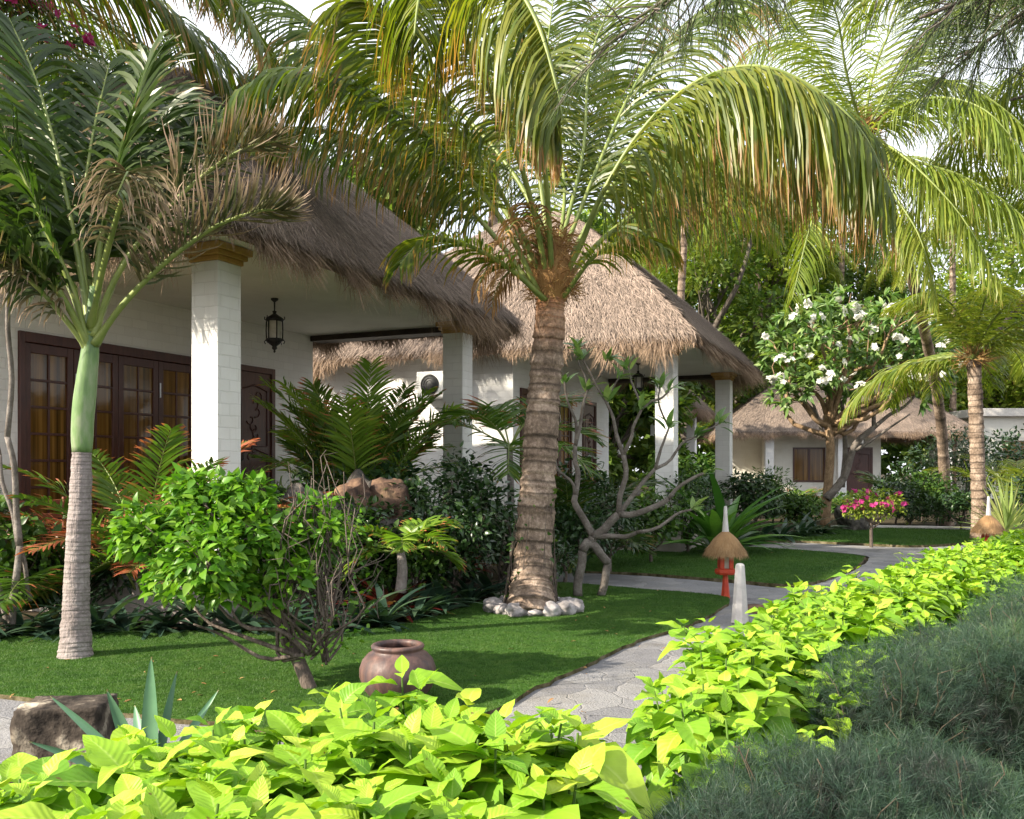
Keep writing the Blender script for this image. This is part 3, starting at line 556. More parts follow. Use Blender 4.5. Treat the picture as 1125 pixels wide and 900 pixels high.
# ------------------------------------------------------------------ palms
def frond(R, leaflen, n=55, width=.035, hang=.6, fwd=.55, s0=.18, lift=.15, mat=None, parent=None, rib=.02, rbias=0., prof='coco', petiole=True, jit=.12, seg=5, roll=0., wilt=1.0, name='frond', label=None):
    mb=MB(); R=resample(R,60); T=nrm(np.gradient(R,axis=0)); Z=np.array([0,0,1.])
    S=np.cross(T,Z); k=np.linalg.norm(S,axis=1); S[k<.25]=np.nan
    ok=~np.isnan(S[:,0])
    if not ok.any(): S[:]=[1,0,0]
    else:
        idx=np.arange(60)
        for c in range(3): S[:,c]=np.interp(idx,idx[ok],S[ok,c])
    S=nrm(S); Nn=nrm(np.cross(S,T))
    if roll: S,Nn=S*math.cos(roll)+Nn*math.sin(roll), -S*math.sin(roll)+Nn*math.cos(roll)
    tube(mb,R,rib*np.linspace(1,.12,60)**.8*np.where(np.linspace(0,1,60)<.08,1.6-np.linspace(0,1,60)*7.5,1),6,rnd=.5,t=0,mi=1)
    s=np.linspace(s0,.99,n)
    for side in (-1,1):
        ss=np.clip(s+rng.normal(0,.003,n),0,.995); ii=ss*59; i0=ii.astype(int); f=(ii-i0)[:,None]; i1=np.minimum(i0+1,59)
        p=R[i0]*(1-f)+R[i1]*f; t_=T[i0]; sd=S[i0]*side; nn=Nn[i0]
        L=leaflen*(.35+.75*np.sin(PI*np.clip((ss-s0)/(1-s0)*.85+.13,0,1))**.8)*rng.uniform(.85,1.1,n)
        q=(ss-s0)/(1-s0); fw=fwd+q*.7
        d=nrm(sd*1.0+t_*fw[:,None]+nn*(lift+rng.normal(0,jit,(n,1)))+rng.normal(0,jit*.6,(n,3)))
        pts=[p]; cur=d; st=(L/seg)[:,None]; hh=hang*rng.uniform(.7,1.3,(n,1))*wilt
        for a in range(seg):
            pts.append(pts[-1]+cur*st); cur=nrm(cur+np.array([0,0,-1.])*hh*(.25+.15*a))
        P_=np.stack(pts,1)                                  # n,seg+1,3
        x_lin=np.linspace(0,1,seg+1); dd=nrm(np.gradient(P_,axis=1)); wv=t_[:,None]-dd*np.sum(t_[:,None]*dd,-1,keepdims=True); wv=nrm(wv+1e-4)
        th=rng.normal(.35*side,.35,(n,1,1)); bn=np.cross(dd,wv); wv=wv*np.cos(th)+bn*np.sin(th); P_=P_+rng.normal(0,.012,P_.shape)*x_lin[None,:,None]*leaflen
        x=np.linspace(0,1,seg+1); pr=np.minimum(x*5+.45,1)*np.clip((1-x)*2.4,.04,1)**.7
        Wd=(width/2)*pr[None,:,None]*rng.uniform(.75,1.15,(n,1,1))
        V=np.stack([P_-wv*Wd,P_+wv*Wd],2).reshape(n,-1,3); base=(np.arange(n)*(2*(seg+1)))[:,None,None]; a=np.arange(seg)[:,None]*2
        Q=(base+ (a+np.array([0,1,3,2]))[None]).reshape(-1,4)
        r=np.clip(rng.normal(.45+rbias,.22,n),0,1)
        mb.add(V.reshape(-1,3),Q=Q,rnd=np.repeat(r,2*(seg+1)),t=np.tile(np.repeat(x,2),n))
    o=mb.build(name,[mat,M['petiole']],parent,smooth=True)
    if label: o['label']=label
    return o
def arc(base, az, el, L, droop, k=9, twist=0):
    """rib curve: start elevation el, bends down by droop radians in total"""
    p=np.array(base,float); out=[p.copy()]
    for i in range(k):
        e=el-droop*((i+.5)/k)**1.3; a=az+twist*i/k
        p=p+np.array([math.cos(e)*math.cos(a),math.cos(e)*math.sin(a),math.sin(e)])*L/k; out.append(p.copy())
    return np.array(out)
def ringed_trunk(P, R0, R1, rings, name, mat, parent, step=.12, seg=28, base=1.4, nseg=None):
    n=nseg or rings*8; P=resample(P,n); s=np.linspace(0,1,n); so_=rng.uniform(0,50); q_=s*rings+np.array([mnoise.noise((a_*rings*.45,so_,0))*.9 for a_ in s]); ph=q_%1; rs_=rng.uniform(.35,1.25,rings+6)[np.clip((q_+2).astype(int),0,rings+5)]; rb_=rng.uniform(-.025,.025,rings+6)[np.clip((q_+2).astype(int),0,rings+5)]*(step/.14)
    R=(R0+(R1-R0)*s**.8)*(1+(base-1)*np.exp(-s*14))*(1-step*rs_*(ph-.5)+rb_)
    mb=MB(); tube(mb,P,R,seg,t=q_/rings)
    V=mb.V[0]; nz=np.array([mnoise.noise(Vector((v[0]*6,v[1]*6,v[2]*9)))*.09+mnoise.noise(Vector((v[0]*22,v[1]*22,v[2]*40)))*.05 for v in V[:n*seg]])
    c=np.repeat(P,seg,0); V[:n*seg]=c+(V[:n*seg]-c)*(1+nz)[:,None]
    return mb.build(name,mat,parent)
# ---- main coconut palm (world coordinates, empty at the trunk foot with parts offset)
PB=G(583,672); pr=thing('coconut_palm',PB,'large coconut palm with ringed trunk standing in the ring of cobbles on the near lawn','palm tree')
def loc(P,root): return np.asarray(P,float)-np.array(root.location)
D0=PB[1]
tp=[G(583,676),W(586,610,D0),W(592,520,D0+.05),W(598,430,D0+.1),W(604,350,D0+.1),W(606,318,D0+.1)]
ringed_trunk(loc(tp,pr),.215,.15,30,'trunk',M['cocotrunktop'],pr,step=.13,base=1.3)
# fibrous bulge, leaf bases
cr=W(607,318,D0+.1)
fb=MB(); lathe(fb,[(.155,-.12),(.20,.0),(.22,.12),(.2,.26),(.15,.42),(.08,.55),(.02,.65)],24,c=loc(cr,pr),jitter=.18)
n=1300; a=rng.uniform(0,2*PI,n); z=rng.uniform(-.1,.6,n); rr=.205-.16*np.clip(z,0,1)
p=np.stack([rr*np.cos(a),rr*np.sin(a),z],-1)+loc(cr,pr); d=nrm(np.stack([np.cos(a),np.sin(a),rng.uniform(-.8,1.2,n)],-1)+rng.normal(0,.4,(n,3)))
scatter(fb,leaf_tpl(3,1,'strap',curl=.5,wid=.05),p,d,rdir(n),rng.uniform(.06,.24,n))
fb.build('crown_fibre',M['fibre'],pr)
def pxrib(pts): return [W(*q) for q in pts]
base=(607,300,D0+.1)
FR=[ # px control points (x, y, depth), leaflet length, hang, n, rnd bias, lift
 ([(600,315,9.7),(570,250,9.5),(535,185,9.3),(490,125,9.0),(455,70,8.7),(425,25,8.4),(405,0,8.2)],1.15,1.5,120,.05,-.3),
 ([(598,318,9.7),(560,240,9.9),(500,160,10.2),(430,90,10.5),(365,42,10.8),(300,-5,11.1),(230,-30,11.3)],1.3,1.5,130,-.15,-.3),
 ([(592,325,9.7),(545,262,9.9),(490,205,10.1),(430,165,10.3),(370,145,10.5),(310,150,10.7),(265,185,10.8)],1.0,1.4,120,-.2,-.3),
 ([(592,322,9.6),(550,240,9.4),(480,160,9.2),(400,100,9.0),(330,80,8.8),(270,95,8.6),(235,135,8.5)],1.0,1.5,125,-.1,-.3),
 ([(606,300,9.6),(600,200,9.2),(585,90,8.6),(560,10,7.9),(540,-30,7.4),(560,-25,7.0),(590,25,6.8),(610,90,6.7),(618,130,6.7)],1.0,2.5,130,.25,-.9),
 ([(604,295,9.8),(590,180,10.0),(560,80,10.2),(510,-10,10.4),(440,-60,10.6)],1.2,1.2,100,.05,-.1),
 ([(600,300,9.6),(575,190,9.1),(530,80,8.6),(490,0,8.1),(470,-30,7.7),(460,0,7.4),(455,40,7.3)],1.0,2.2,110,.1,-.7),
 ([(618,310,9.7),(640,265,9.5),(658,220,9.3),(700,150,9.1),(750,100,8.9),(800,76,8.7),(850,76,8.5),(905,104,8.4),(950,150,8.3),(985,225,8.3)],1.5,3.0,170,.2,-.8),
 ([(616,308,9.8),(650,240,9.9),(700,170,10.1),(760,120,10.4),(830,100,10.7),(900,110,11.),(960,150,11.3)],1.4,2.2,150,-.05,-.6),
 ([(620,312,9.8),(665,260,10.0),(730,215,10.4),(800,190,10.8),(870,190,11.2),(930,225,11.5)],1.1,1.6,110,.0,-.3),
 ([(612,300,9.8),(650,200,10.2),(700,90,10.7),(760,20,11.2),(830,-20,11.6)],1.25,1.1,110,.0,-.1),
 ([(610,295,9.9),(640,170,10.5),(650,60,11.0),(690,-30,11.5)],1.2,1.1,100,.1,-.1),
 ([(610,298,9.9),(620,200,10.5),(600,90,11.3),(610,-20,12)],1.2,1.1,100,.0,-.1),
 ([(622,322,9.6),(655,280,9.2),(700,262,8.9),(735,275,8.7)],.5,.9,40,.15,.1),
 ([(594,325,9.5),(560,295,9.2),(515,270,8.9),(470,262,8.6),(440,290,8.4)],.6,.9,46,.0,.1),
 ([(608,300,9.9),(570,200,10.6),(490,110,11.4),(400,60,12.),(320,60,12.5),(250,110,12.8)],1.2,1.4,120,-.1,-.3),
]
for pts,ll,hg,n_,rb,lf_ in FR:
    n0=len(pts); pts=[(606,345,9.75)]+[(.6*606+.4*pts[0][0],330,9.74)]+pts
    frond(loc(pxrib(pts),pr),ll,int(n_*1.2),.025,hg,mat=M['coco'],parent=pr,rib=.04,rbias=rb,s0=(2+.22*(n0-1))/(n0+1),lift=lf_)
for k in range(7):   # dry hanging leaflets and sheaths
    a=rng.uniform(0,2*PI); frond(arc(loc(cr,pr)+np.array([0,0,.3]),a,rng.uniform(.2,1.1),rng.uniform(.8,1.5),1.6),.35,20,.02,1.2,mat=M['fibre'],parent=pr,rib=.015,name='dry_frond')
# climbing roots and creeper at the trunk foot
vn=MB()
for k in range(46):
    a=rng.uniform(0,2*PI); h=rng.uniform(.25,1.35); s=np.linspace(0,1,14); tw=rng.normal(0,.8)
    zz=h*s; rr=.275-.085*np.minimum(zz,1)+.02*rng.random(14); xx=np.interp(zz,[0,.6,1.4],[0,.02,.07])
    tube(vn,np.stack([xx+rr*np.cos(a+tw*s),rr*np.sin(a+tw*s),zz],-1),.008*(1.1-s),5,rnd=rng.random())
vo=vn.build('aerial_root',M['twig'],pr)
cv=MB(); n=70; a=rng.uniform(0,2*PI,n); z=rng.uniform(.1,1.3,n); p=np.stack([(.28-.08*z)*np.cos(a)+z*.05,(.28-.08*z)*np.sin(a),z],-1)
scatter(cv,leaf_tpl(3,2,'ovate',.3,.2,wid=.7),p,nrm(np.stack([np.cos(a),np.sin(a),rng.normal(0,.5,n)],-1)),rdir(n),rng.uniform(.04,.09,n)); cv.build('creeper',M['mid'],pr)

def palm(foot, top, r0, r1, nf, L, ll, label, rings=22, mat='coco2', lean=0, n=80, azs=None, w=.032, seedz=0, hang=.8, bulge=True, els=(-.3,1.2)):
    r=thing('coconut_palm',foot,label,'palm tree','background palms')
    P=[np.zeros(3),(np.array(top)-foot)*.5+np.array([lean,0,0]),np.array(top)-foot]
    ringed_trunk(P,r0,r1,rings,'trunk',M['cocotrunk'],r,step=.14,seg=16,nseg=rings*5)
    for k in range(nf):
        az=(k*2.399+seedz); el=els[0]+(els[1]-els[0])*((k*.618+.3)%1)
        frond(arc(P[2],az,el,L*rng.uniform(.85,1.1),1.2+el*.5,9,rng.normal(0,.2)),ll,n,w,hang,mat=M[mat],parent=r,rib=.03,rbias=rng.normal(0,.12),seg=4,s0=.1,lift=-.15)
    f_=MB(); n=200; q=rdir(n,-.4,1); scatter(f_,leaf_tpl(3,1,'strap',curl=.5,wid=.06),P[2]+q*r1,nrm(q+rdir(n)*.5),rdir(n),rng.uniform(.15,.45,n)); f_.build('crown_fibre',M['fibre'],r)
    return r
# palm behind plumeria, big yellowish fronds upper right
LB=np.array([X(1040,24.5),24.5,0]); lp=thing('coconut_palm',LB,'slender leaning coconut palm behind the plumeria, long fronds filling the upper right','palm tree','background palms')
ringed_trunk(loc([LB,W(1032,450,22.8),W(1003,310,19.6),W(972,210,17.2),W(948,150,16.2)],lp),.14,.085,30,'trunk',M['cocotrunk'],lp,step=.1,seg=14,nseg=160)
LC=(948,148,16.2)
for e,ll,hg in (([(1000,95,16),(1060,95,15.6),(1125,140,15.2),(1170,210,15)],1.1,1.6),([(1000,175,15.8),(1060,195,15.4),(1120,235,15),(1160,290,14.8)],1.1,1.6),([(1000,60,16.2),(1050,10,16.2),(1120,-30,16.2)],1.1,1.2),([(960,80,16.4),(990,10,16.6),(1030,-50,16.8)],1.1,1.0),
  ([(915,90,16.4),(890,40,16.8),(850,10,17.2),(800,20,17.4)],1.1,1.3),([(900,140,16.),(850,150,15.8),(800,190,15.6),(770,250,15.5)],1.1,1.8),([(915,190,15.7),(890,250,15.3),(870,330,15.1)],.9,1.4),([(980,210,15.7),(1010,260,15.3),(1030,330,15.1)],.9,1.4),([(930,80,15.6),(920,20,15.2),(900,-30,14.8)],1.1,1.2),
  ([(1000,130,17),(1060,140,17.8),(1110,190,18.3),(1140,260,18.5)],1.1,1.8),([(890,110,17),(830,100,17.8),(780,140,18.4),(750,200,18.6)],1.1,1.8),([(1010,110,15.),(1080,120,14.2),(1140,190,13.8)],1.1,1.8),([(985,120,17.5),(1030,90,18.5),(1080,100,19.3),(1125,160,20)],1.2,1.4),([(975,100,17),(1010,40,17.5),(1060,0,18),(1110,0,18.5)],1.2,1.2),([(930,110,17),(900,60,18),(850,45,19),(800,80,19.6)],1.2,1.4),([(990,170,15.4),(1050,230,14.8),(1100,310,14.4)],1.,1.5),([(960,170,16.8),(985,230,17.2),(1000,300,17.4)],.9,1.2)):
    frond(loc(pxrib([LC]+e),lp),ll,90,.026,hg,mat=M['coco2'],parent=lp,rib=.03,rbias=rng.normal(0,.1),seg=4,s0=.07,lift=-.4)
f_=MB(); n=260; q=rdir(n,-.6,1); scatter(f_,leaf_tpl(3,1,'strap',curl=.5,wid=.06),loc(W(*LC),lp)+q*.12,nrm(q+rdir(n)*.5),rdir(n),rng.uniform(.15,.5,n)); f_.build('crown_fibre',M['fibre'],lp)
palm(G(1077,593),W(1070,395,19.2),.155,.135,17,3.0,.75,'short sunlit coconut palm with ringed trunk beside the yucca at right',22,'coco2',n=50,seedz=1.1,els=(.1,1.3))
palm(np.array([-11.,19.,0]),np.array([-9.6,17.5,9.3]),.2,.14,15,4.6,1.0,'tall palm behind the nearest bungalow with fronds above its ridge',26,'coco',seedz=.9,n=60,els=(-.5,1.0))
palm(np.array([-9.6,9.6,0]),W(-95,-75,11.2),.2,.14,19,5.2,1.1,'palm standing off to the left whose fronds fill the upper left corner',26,'coco',seedz=.35,n=90,els=(-.3,.9),hang=1.2)
palm(np.array([-1.,30.,0]),np.array([-.5,29,12.]),.2,.14,18,5.0,1.2,'tall background palm hidden high behind the big palm crown',26,'coco',seedz=2.9)
palm(np.array([6.5,38.,0]),np.array([7.0,37,12.]),.2,.14,18,5.0,1.2,'background palm above the right end of the middle roof',26,'coco2',seedz=.7)
palm(np.array([14.,50.,0]),np.array([13.,49,13.5]),.2,.14,18,5.4,1.3,'background palm with yellow fronds above the white plumeria flowers',24,'coco2',seedz=.2)
palm(np.array([23.5,49.,0]),np.array([23.,48,14.2]),.2,.14,18,5.4,1.3,'tall background palm at the right edge above the short palm',24,'coco2',seedz=1.7)
palm(np.array([18.,52.,0]),np.array([18.5,51,17.]),.22,.15,18,5.6,1.3,'tallest background palm high above the distant bungalow',26,'coco2',seedz=1.2)
palm(np.array([X(1260,16.5),16.5,0]),W(1205,20,15.5),.17,.12,24,5.0,1.2,'palm just outside the right edge whose lit fronds reach into the upper right corner',26,'coco2',seedz=.6,n=95,els=(-.4,1.0),hang=1.2)


palm(np.array([27.,46.,0]),np.array([26.2,45,8.6]),.22,.15,16,4.8,1.2,'background palm in front of the pale house at far right',22,'coco2',seedz=2.0)
# ---- ringed grey palm at left
RB=G(83,722); rp=thing('christmas_palm',RB,'slender grey ringed palm with green crownshaft and half dried fronds on the lawn at left','palm tree')
DR=RB[1]; m=MB()
ringed_trunk(loc([G(83,724),W(84,650,DR),W(88,560,DR),W(90,495,DR)],rp),.115,.074,48,'trunk',M['royaltrunk'],rp,step=.03,base=1.25,nseg=300,seg=28)
P=resample(loc([W(90,497,DR),W(91,460,DR),W(95,420,DR),W(99,385,DR),W(101,350,DR),W(103,315,DR)],rp),30)
tube(m,P,np.interp(np.linspace(0,1,30),[0,.08,.3,.6,.75,1],[.074,.083,.086,.068,.05,.03]),20); m.build('crownshaft',M['shaft'],rp)
RF=[([(98,385,7.3),(80,320,7.2),(50,250,7.1),(15,170,7.0),(-30,100,6.9),(-80,70,6.8)],.75,.7,'royal',52),
 ([(97,380,7.3),(70,330,7.1),(35,290,6.9),(-5,260,6.7),(-50,260,6.5)],.6,1.0,'royal',46),
 ([(100,370,7.3),(85,280,7.5),(65,180,7.7),(40,90,7.9),(10,20,8.1)],.75,.6,'royal',52),
 ([(101,365,7.3),(110,270,7.35),(130,180,7.4),(150,110,7.5),(165,60,7.6)],.6,.35,'royal',50),
 ([(103,370,7.3),(125,310,7.3),(165,250,7.3),(215,200,7.3),(265,165,7.3),(305,155,7.3)],.5,-.15,'royaldry',60),
 ([(104,378,7.3),(135,335,7.2),(180,290,7.1),(235,250,7.05),(285,232,7.0),(312,232,7.0)],.5,-.25,'royaldry',60),
 ([(100,360,7.3),(112,300,7.0),(128,240,6.7),(138,205,6.5),(140,190,6.3),(128,215,6.1)],.45,1.2,'royaldry',40),
 ([(97,385,7.3),(75,355,7.2),(40,315,7.0),(5,290,6.9),(-30,290,6.8)],.4,1.3,'royaldry',40),
 ([(99,365,7.35),(90,260,7.6),(100,160,7.9),(120,70,8.3)],.7,.5,'royal',46),
 ([(98,375,7.3),(60,310,7.4),(20,230,7.5),(-20,180,7.6)],.7,.8,'royal',46),
 ([(102,372,7.35),(130,300,7.7),(170,220,8.1),(200,160,8.5),(215,120,8.8)],.6,.5,'royal',46)]
RF+=[([(98,370,7.4),(60,280,7.7),(10,200,8.0),(-50,150,8.3)],.8,.9,'royal',56),([(100,362,7.4),(95,280,7.9),(70,180,8.5),(30,110,9.)],.8,.7,'royal',54),([(101,362,7.4),(120,260,7.7),(150,170,8.1),(190,110,8.5)],.7,.5,'royal',54)]
for pts,ll,hg,mt,n_ in RF:
    dry = mt=='royaldry'
    frond(loc(pxrib(pts),rp),ll,int(n_*(1.5 if dry else 1.5)),.019 if dry else .036,hg,mat=M[mt],parent=rp,rib=.028,s0=.3,lift=.35 if hg<0 else .1,jit=.34 if dry else .2,name='dry_frond' if dry else 'frond')

# ------------------------------------------------------------------ shrubs & trees by clumps
TP={'ov':leaf_tpl(4,2,'ovate',.3,.25,wid=.6),'ov1':leaf_tpl(2,2,'ovate',.2,.3,wid=.62),'la':leaf_tpl(4,2,'lance',.35,.25,wid=.3),'st':leaf_tpl(8,2,'strap',.55,.25,wid=.09),'stw':leaf_tpl(8,2,'lance',.6,.3,wid=.16),'pl':leaf_tpl(4,2,'lance',.35,.25,wid=.32),'pet':leaf_tpl(3,2,'obov',.15,.2,wid=.7)}
def limb(mb,a,b,r0,r1,bend=.12,k=9,seg=7,sag=0):
    a=np.array(a,float);b=np.array(b,float); L=np.linalg.norm(b-a); m1=a+(b-a)*.35+rng.normal(0,bend*L*.5,3)+np.array([0,0,sag*L]); m2=a+(b-a)*.7+rng.normal(0,bend*L*.5,3)+np.array([0,0,sag*L*.6])
    P=resample([a,m1,m2,b],k); tube(mb,P,np.linspace(r0,r1,k),seg,rnd=rng.random()); return P
def tree(name, foot, clumps, n, ls, leafm, tpl, label, cat, trunk_r=.06, fork=None, barkm='bark', group=None, twigs=5, flowers=None, crownname='crown', shell=.55, base=None, updir=.3, rosette=0, limbf=.55):
    r=thing(name,foot,label,cat,group); tm=MB(); lm=MB(); fk=np.array(fork if fork is not None else (0,0,.3*max(c[2] for c,_ in clumps)))
    P=limb(tm,(0,0,-.05),fk,trunk_r,trunk_r*.75,.08,10,10)
    tot=sum((q[0]*q[1]*q[2])**.6 for _,q in clumps)
    for c,q in clumps:
        c=np.array(c,float); q=np.array(q,float)
        Pm=limb(tm,P[-1-rng.integers(0,3 if limbf>.3 else 7)],c,trunk_r*limbf,trunk_r*.16,.14)
        for _ in range(twigs):
            d=rdir(1,-.3,1)[0]; limb(tm,Pm[rng.integers(4,9)],c+d*q*.85,trunk_r*.16,trunk_r*.05,.12,6,5)
        k=int(n*(q.prod())**.6/tot); k=max(1,k//rosette) if rosette else k; d=rdir(k,-.75,1); rad=rng.uniform(0,1,k)**(.28 if shell>.5 else .5); bump_=np.array([mnoise.noise(Vector(x)*2.5+Vector(c)) for x in d])*.35+.95
        p=c+d*q*(rad*bump_)[:,None]; p=np.repeat(p,rosette,0) if rosette else p; d=np.repeat(d,rosette,0) if rosette else d; k=len(p); ld=nrm(d*np.array([1,1,.6])+rdir(k)*.8+np.array([0,0,updir-.3])); 
        scatter(lm,tpl,p,ld,nrm(np.array([0,0,1.])+rdir(k)*.7+d*.5),ls*rng.uniform(.6,1.2,k))
    tm.build('trunk',M[barkm],r); lm.build(crownname,M[leafm],r)
    if flowers:
        fm,cnt,fs,pts=flowers
        for _ in range(cnt):
            c,q=clumps[rng.integers(len(clumps))] if pts is None else (pts[rng.integers(len(pts))],(.1,.1,.1)); d=rdir(1,.0,1)[0]; 
            d=nrm(d+np.array([0,-.4,0])); p=np.array(c)+d*np.array(q)*1.05; f_=MB()
            for m_ in range(rng.integers(2,5)):
                pp=p+rng.normal(0,fs*.35,3); nn=nrm(d+rdir(1)[0]*.6); u_=nrm(np.cross(nn,rdir(1)[0])); v_=np.cross(nn,u_)
                A=np.arange(5)*2*PI/5; dd=np.cos(A)[:,None]*u_+np.sin(A)[:,None]*v_+nn*.45
                scatter(f_,TP['pet'],np.repeat(pp[None],5,0),dd,np.repeat(nn[None],5,0),fs)
            f_.build('flower_cluster',M[fm],r)
    return r
def wc(px,py,D,foot): return tuple(W(px,py,D)-foot)
# bright green bush over dark twiggy trunk
BF=G(345,760); D=BF[1]; s=D/F
bush_cl=[((x-345)*s,dy,EYE-(y-HY)*s,rx*s,rx*s,rz*s) for x,y,rx,rz,dy in [(300,655,26,18,-.1),(330,628,24,20,-.2),(360,585,24,22,0),(345,560,26,20,.1),(150,570,26,24,0),(200,535,30,22,.1),(270,545,35,28,0),(140,600,18,22,0),(235,572,50,44,0),(185,600,50,40,.1),(280,590,50,50,-.1),(235,540,45,30,.1),(165,590,35,30,-.1),(310,610,45,40,0),(215,630,50,35,-.2),(265,640,40,30,-.2),(335,600,25,30,.1),(250,610,50,50,-.4),(190,565,38,35,.25)]]
bush=tree('bougainvillea_bush',BF,[((a,b_,c),(d*.82,e*.82,f_*.8)) for a,b_,c,d,e,f_ in bush_cl],3900,.095,'bush',TP['ov'],'bright green leafy bush on a twisted dark trunk beside the clay pot','bush',.05,fork=((300-345)*s,.05,.55),barkm='twig',twigs=5,limbf=.24)
tw=MB()   # bare twigs on the right side of the same bush
for k in range(17):
    e=np.array([rng.uniform(-30,70)*s,rng.uniform(-.35,.35),EYE-(rng.uniform(525,650)-HY)*s]); st=np.array([rng.uniform(-10,20)*s,0,rng.uniform(.18,.4)])
    Pm=limb(tw,st,e,.010,.003,.24,9,5)
    for _ in range(4): limb(tw,Pm[rng.integers(3,8)],Pm[-1]+rng.normal(0,.13,3),.005,.002,.2,5,4)
for k in range(5): limb(tw,(-.1*k/3,0,.25),(-(60+k*22)*s,rng.normal(0,.1),EYE-(rng.uniform(640,700)-HY)*s),.018,.006,.2)
tw.build('bare_branches',M['twig'],bush)
sp=MB(); k=260; p=np.stack([rng.uniform(-30,60,k)*s,rng.uniform(-.3,.3,k),EYE-(rng.uniform(560,720,k)-HY)*s],-1); scatter(sp,TP['ov'],p,rdir(k,-.5,.5),rdir(k,.3,1),rng.uniform(.03,.06,k)); sp.build('sparse_leaves',M['bush'],bush)

# plumeria with white flowers
PF=G(906,578); D=PF[1]
cl=[]
for x,y,rx,rz in [(870,400,32,28),(915,365,40,30),(960,350,42,28),(1000,380,35,30),(1015,410,28,24),(890,345,32,24),(940,390,45,30),(975,415,38,22),(880,430,28,18),(930,430,30,18),(850,380,22,24),(1030,395,18,18),(985,345,30,20),(925,335,30,16),(1005,392,26,24),(1045,400,18,18),(1025,370,26,22),(1035,420,20,18),(860,440,22,16),(990,435,30,16),(905,410,36,24)]:
    q=D/F; cl.append((tuple(W(x,y,D+rng.normal(0,.5))-PF),(rx*q,rx*q*.9,rz*q)))
fl=[tuple(W(x,y,D-rng.uniform(.7,1.3))-PF) for x,y in [(892,335),(900,352),(910,340),(940,340),(945,350),(938,355),(980,340),(985,345),(1003,332),(1010,332),(1036,380),(1060,402),(1033,415),(1005,415),(912,417),(882,387),(893,368),(848,420),(858,418),(843,372),(965,330),(993,392),(877,330),(925,345),(950,332),(1020,350),(870,350),(960,365)]]
plm=tree('plumeria_tree',PF,cl,3600,.31,'plum',TP['pl'],'plumeria tree covered with white blossom in front of the distant bungalow','tree',.13,fork=(.05,0,2.9),barkm='warmbark',twigs=4,flowers=('white',98,.10,fl+fl+[tuple(W(rng.uniform(845,1035),rng.uniform(325,425),D-rng.uniform(.6,1.2))-PF) for _ in range(60)]),rosette=9)
b2=MB(); q=lambda x,y,dd=0: W(x,y,D+dd)-PF
for a,b_,r0,r1 in [((908,548,-.1),(960,470,-.2),.12,.07),((960,470,-.2),(1010,430,0),.06,.03),((960,470,-.2),(960,400,.3),.06,.03),((925,535,0),(925,440,0),.08,.05),((905,470,0),(860,410,.2),.05,.025),((905,480,0),(885,430,-.3),.05,.02),((940,495,-.2),(1000,455,-.4),.05,.02)]: limb(b2,q(*a),q(*b_),r0,r1,.07,10,8)
b2.build('limb',M['plumbark'],plm)

# bare-ish plumeria right of main palm
QF=G(650,657); D=QF[1]; q=lambda x,y,dd=0: W(x,y,D+dd)-QF
r=thing('plumeria_tree',QF,'nearly bare grey plumeria with forked crooked branches right of the big palm trunk','tree')
b2=MB(); ends=[]
segs=[((635,657,0),(640,605,0),.055,.05),((660,655,.05),(668,618,.05),.05,.045),((668,618,.05),(645,598,0),.05,.05),((640,605,0),(652,590,0),.055,.055),
 ((652,590,0),(680,565,-.1),.055,.045),((680,565,-.1),(735,548,-.3),.04,.028),((735,548,-.3),(775,520,-.4),.025,.014),((652,590,0),(632,545,.1),.045,.035),((632,545,.1),(632,490,.2),.035,.025),((632,490,.2),(645,430,.2),.025,.015),((632,490,.2),(620,420,.3),.02,.012),
 ((680,565,-.1),(685,500,-.2),.035,.028),((685,500,-.2),(665,440,-.1),.026,.016),((665,440,-.1),(640,395,0),.016,.01),((685,500,-.2),(705,450,-.3),.025,.015),((705,450,-.3),(690,405,-.3),.016,.01),((705,450,-.3),(735,430,-.4),.016,.01),((680,565,-.1),(720,515,-.2),.03,.02),((720,515,-.2),(735,470,-.3),.02,.012),((720,515,-.2),(765,480,-.2),.02,.012),((735,470,-.3),(725,425,-.3),.012,.008),((652,590,0),(700,585,-.3),.035,.022),((700,585,-.3),(760,560,-.5),.022,.012),
 ((645,430,.2),(635,385,.2),.014,.008),((645,430,.2),(668,395,.1),.014,.008),((665,440,-.1),(680,415,-.2),.012,.008),((632,545,.1),(610,500,.1),.02,.012),((765,480,-.2),(790,465,-.2),.012,.008)]
for a,b_,r0,r1 in segs:
    limb(b2,q(*a),q(*b_),r0,r1,.10,9,9)
    if r1<=.016: ends.append((q(*b_),nrm(q(*b_)-q(*a))))
b2.build('trunk',M['plumbark'],r)
lf=MB()
for e,d in ends:
    k=rng.integers(6,13); dd=nrm(d+rdir(k)*.9+np.array([0,0,.2])); scatter(lf,TP['pl'],np.repeat(e[None],k,0)+rng.normal(0,.02,(k,3)),dd,nrm(rdir(k)*.4+np.array([0,0,1.])),rng.uniform(.1,.26,k))
lf.build('leaves',M['plum'],r)

# small bougainvillea with pink flowers
SF=G(957,601); D=SF[1]; q=D/F
tree('bougainvillea_shrub',SF,[(tuple(W(x,y,D)-SF),(rx*q,rx*q,rz*q)) for x,y,rx,rz in [(945,552,18,14),(970,550,20,14),(957,562,24,12),(982,556,12,12),(937,562,10,10)]],1500,.075,'yellowg',TP['ov'],'small bougainvillea with pink flowers on a thin trunk on the farthest lawn','shrub',.035,fork=(0,0,.45),barkm='twig',flowers=('pink',34,.055,None))
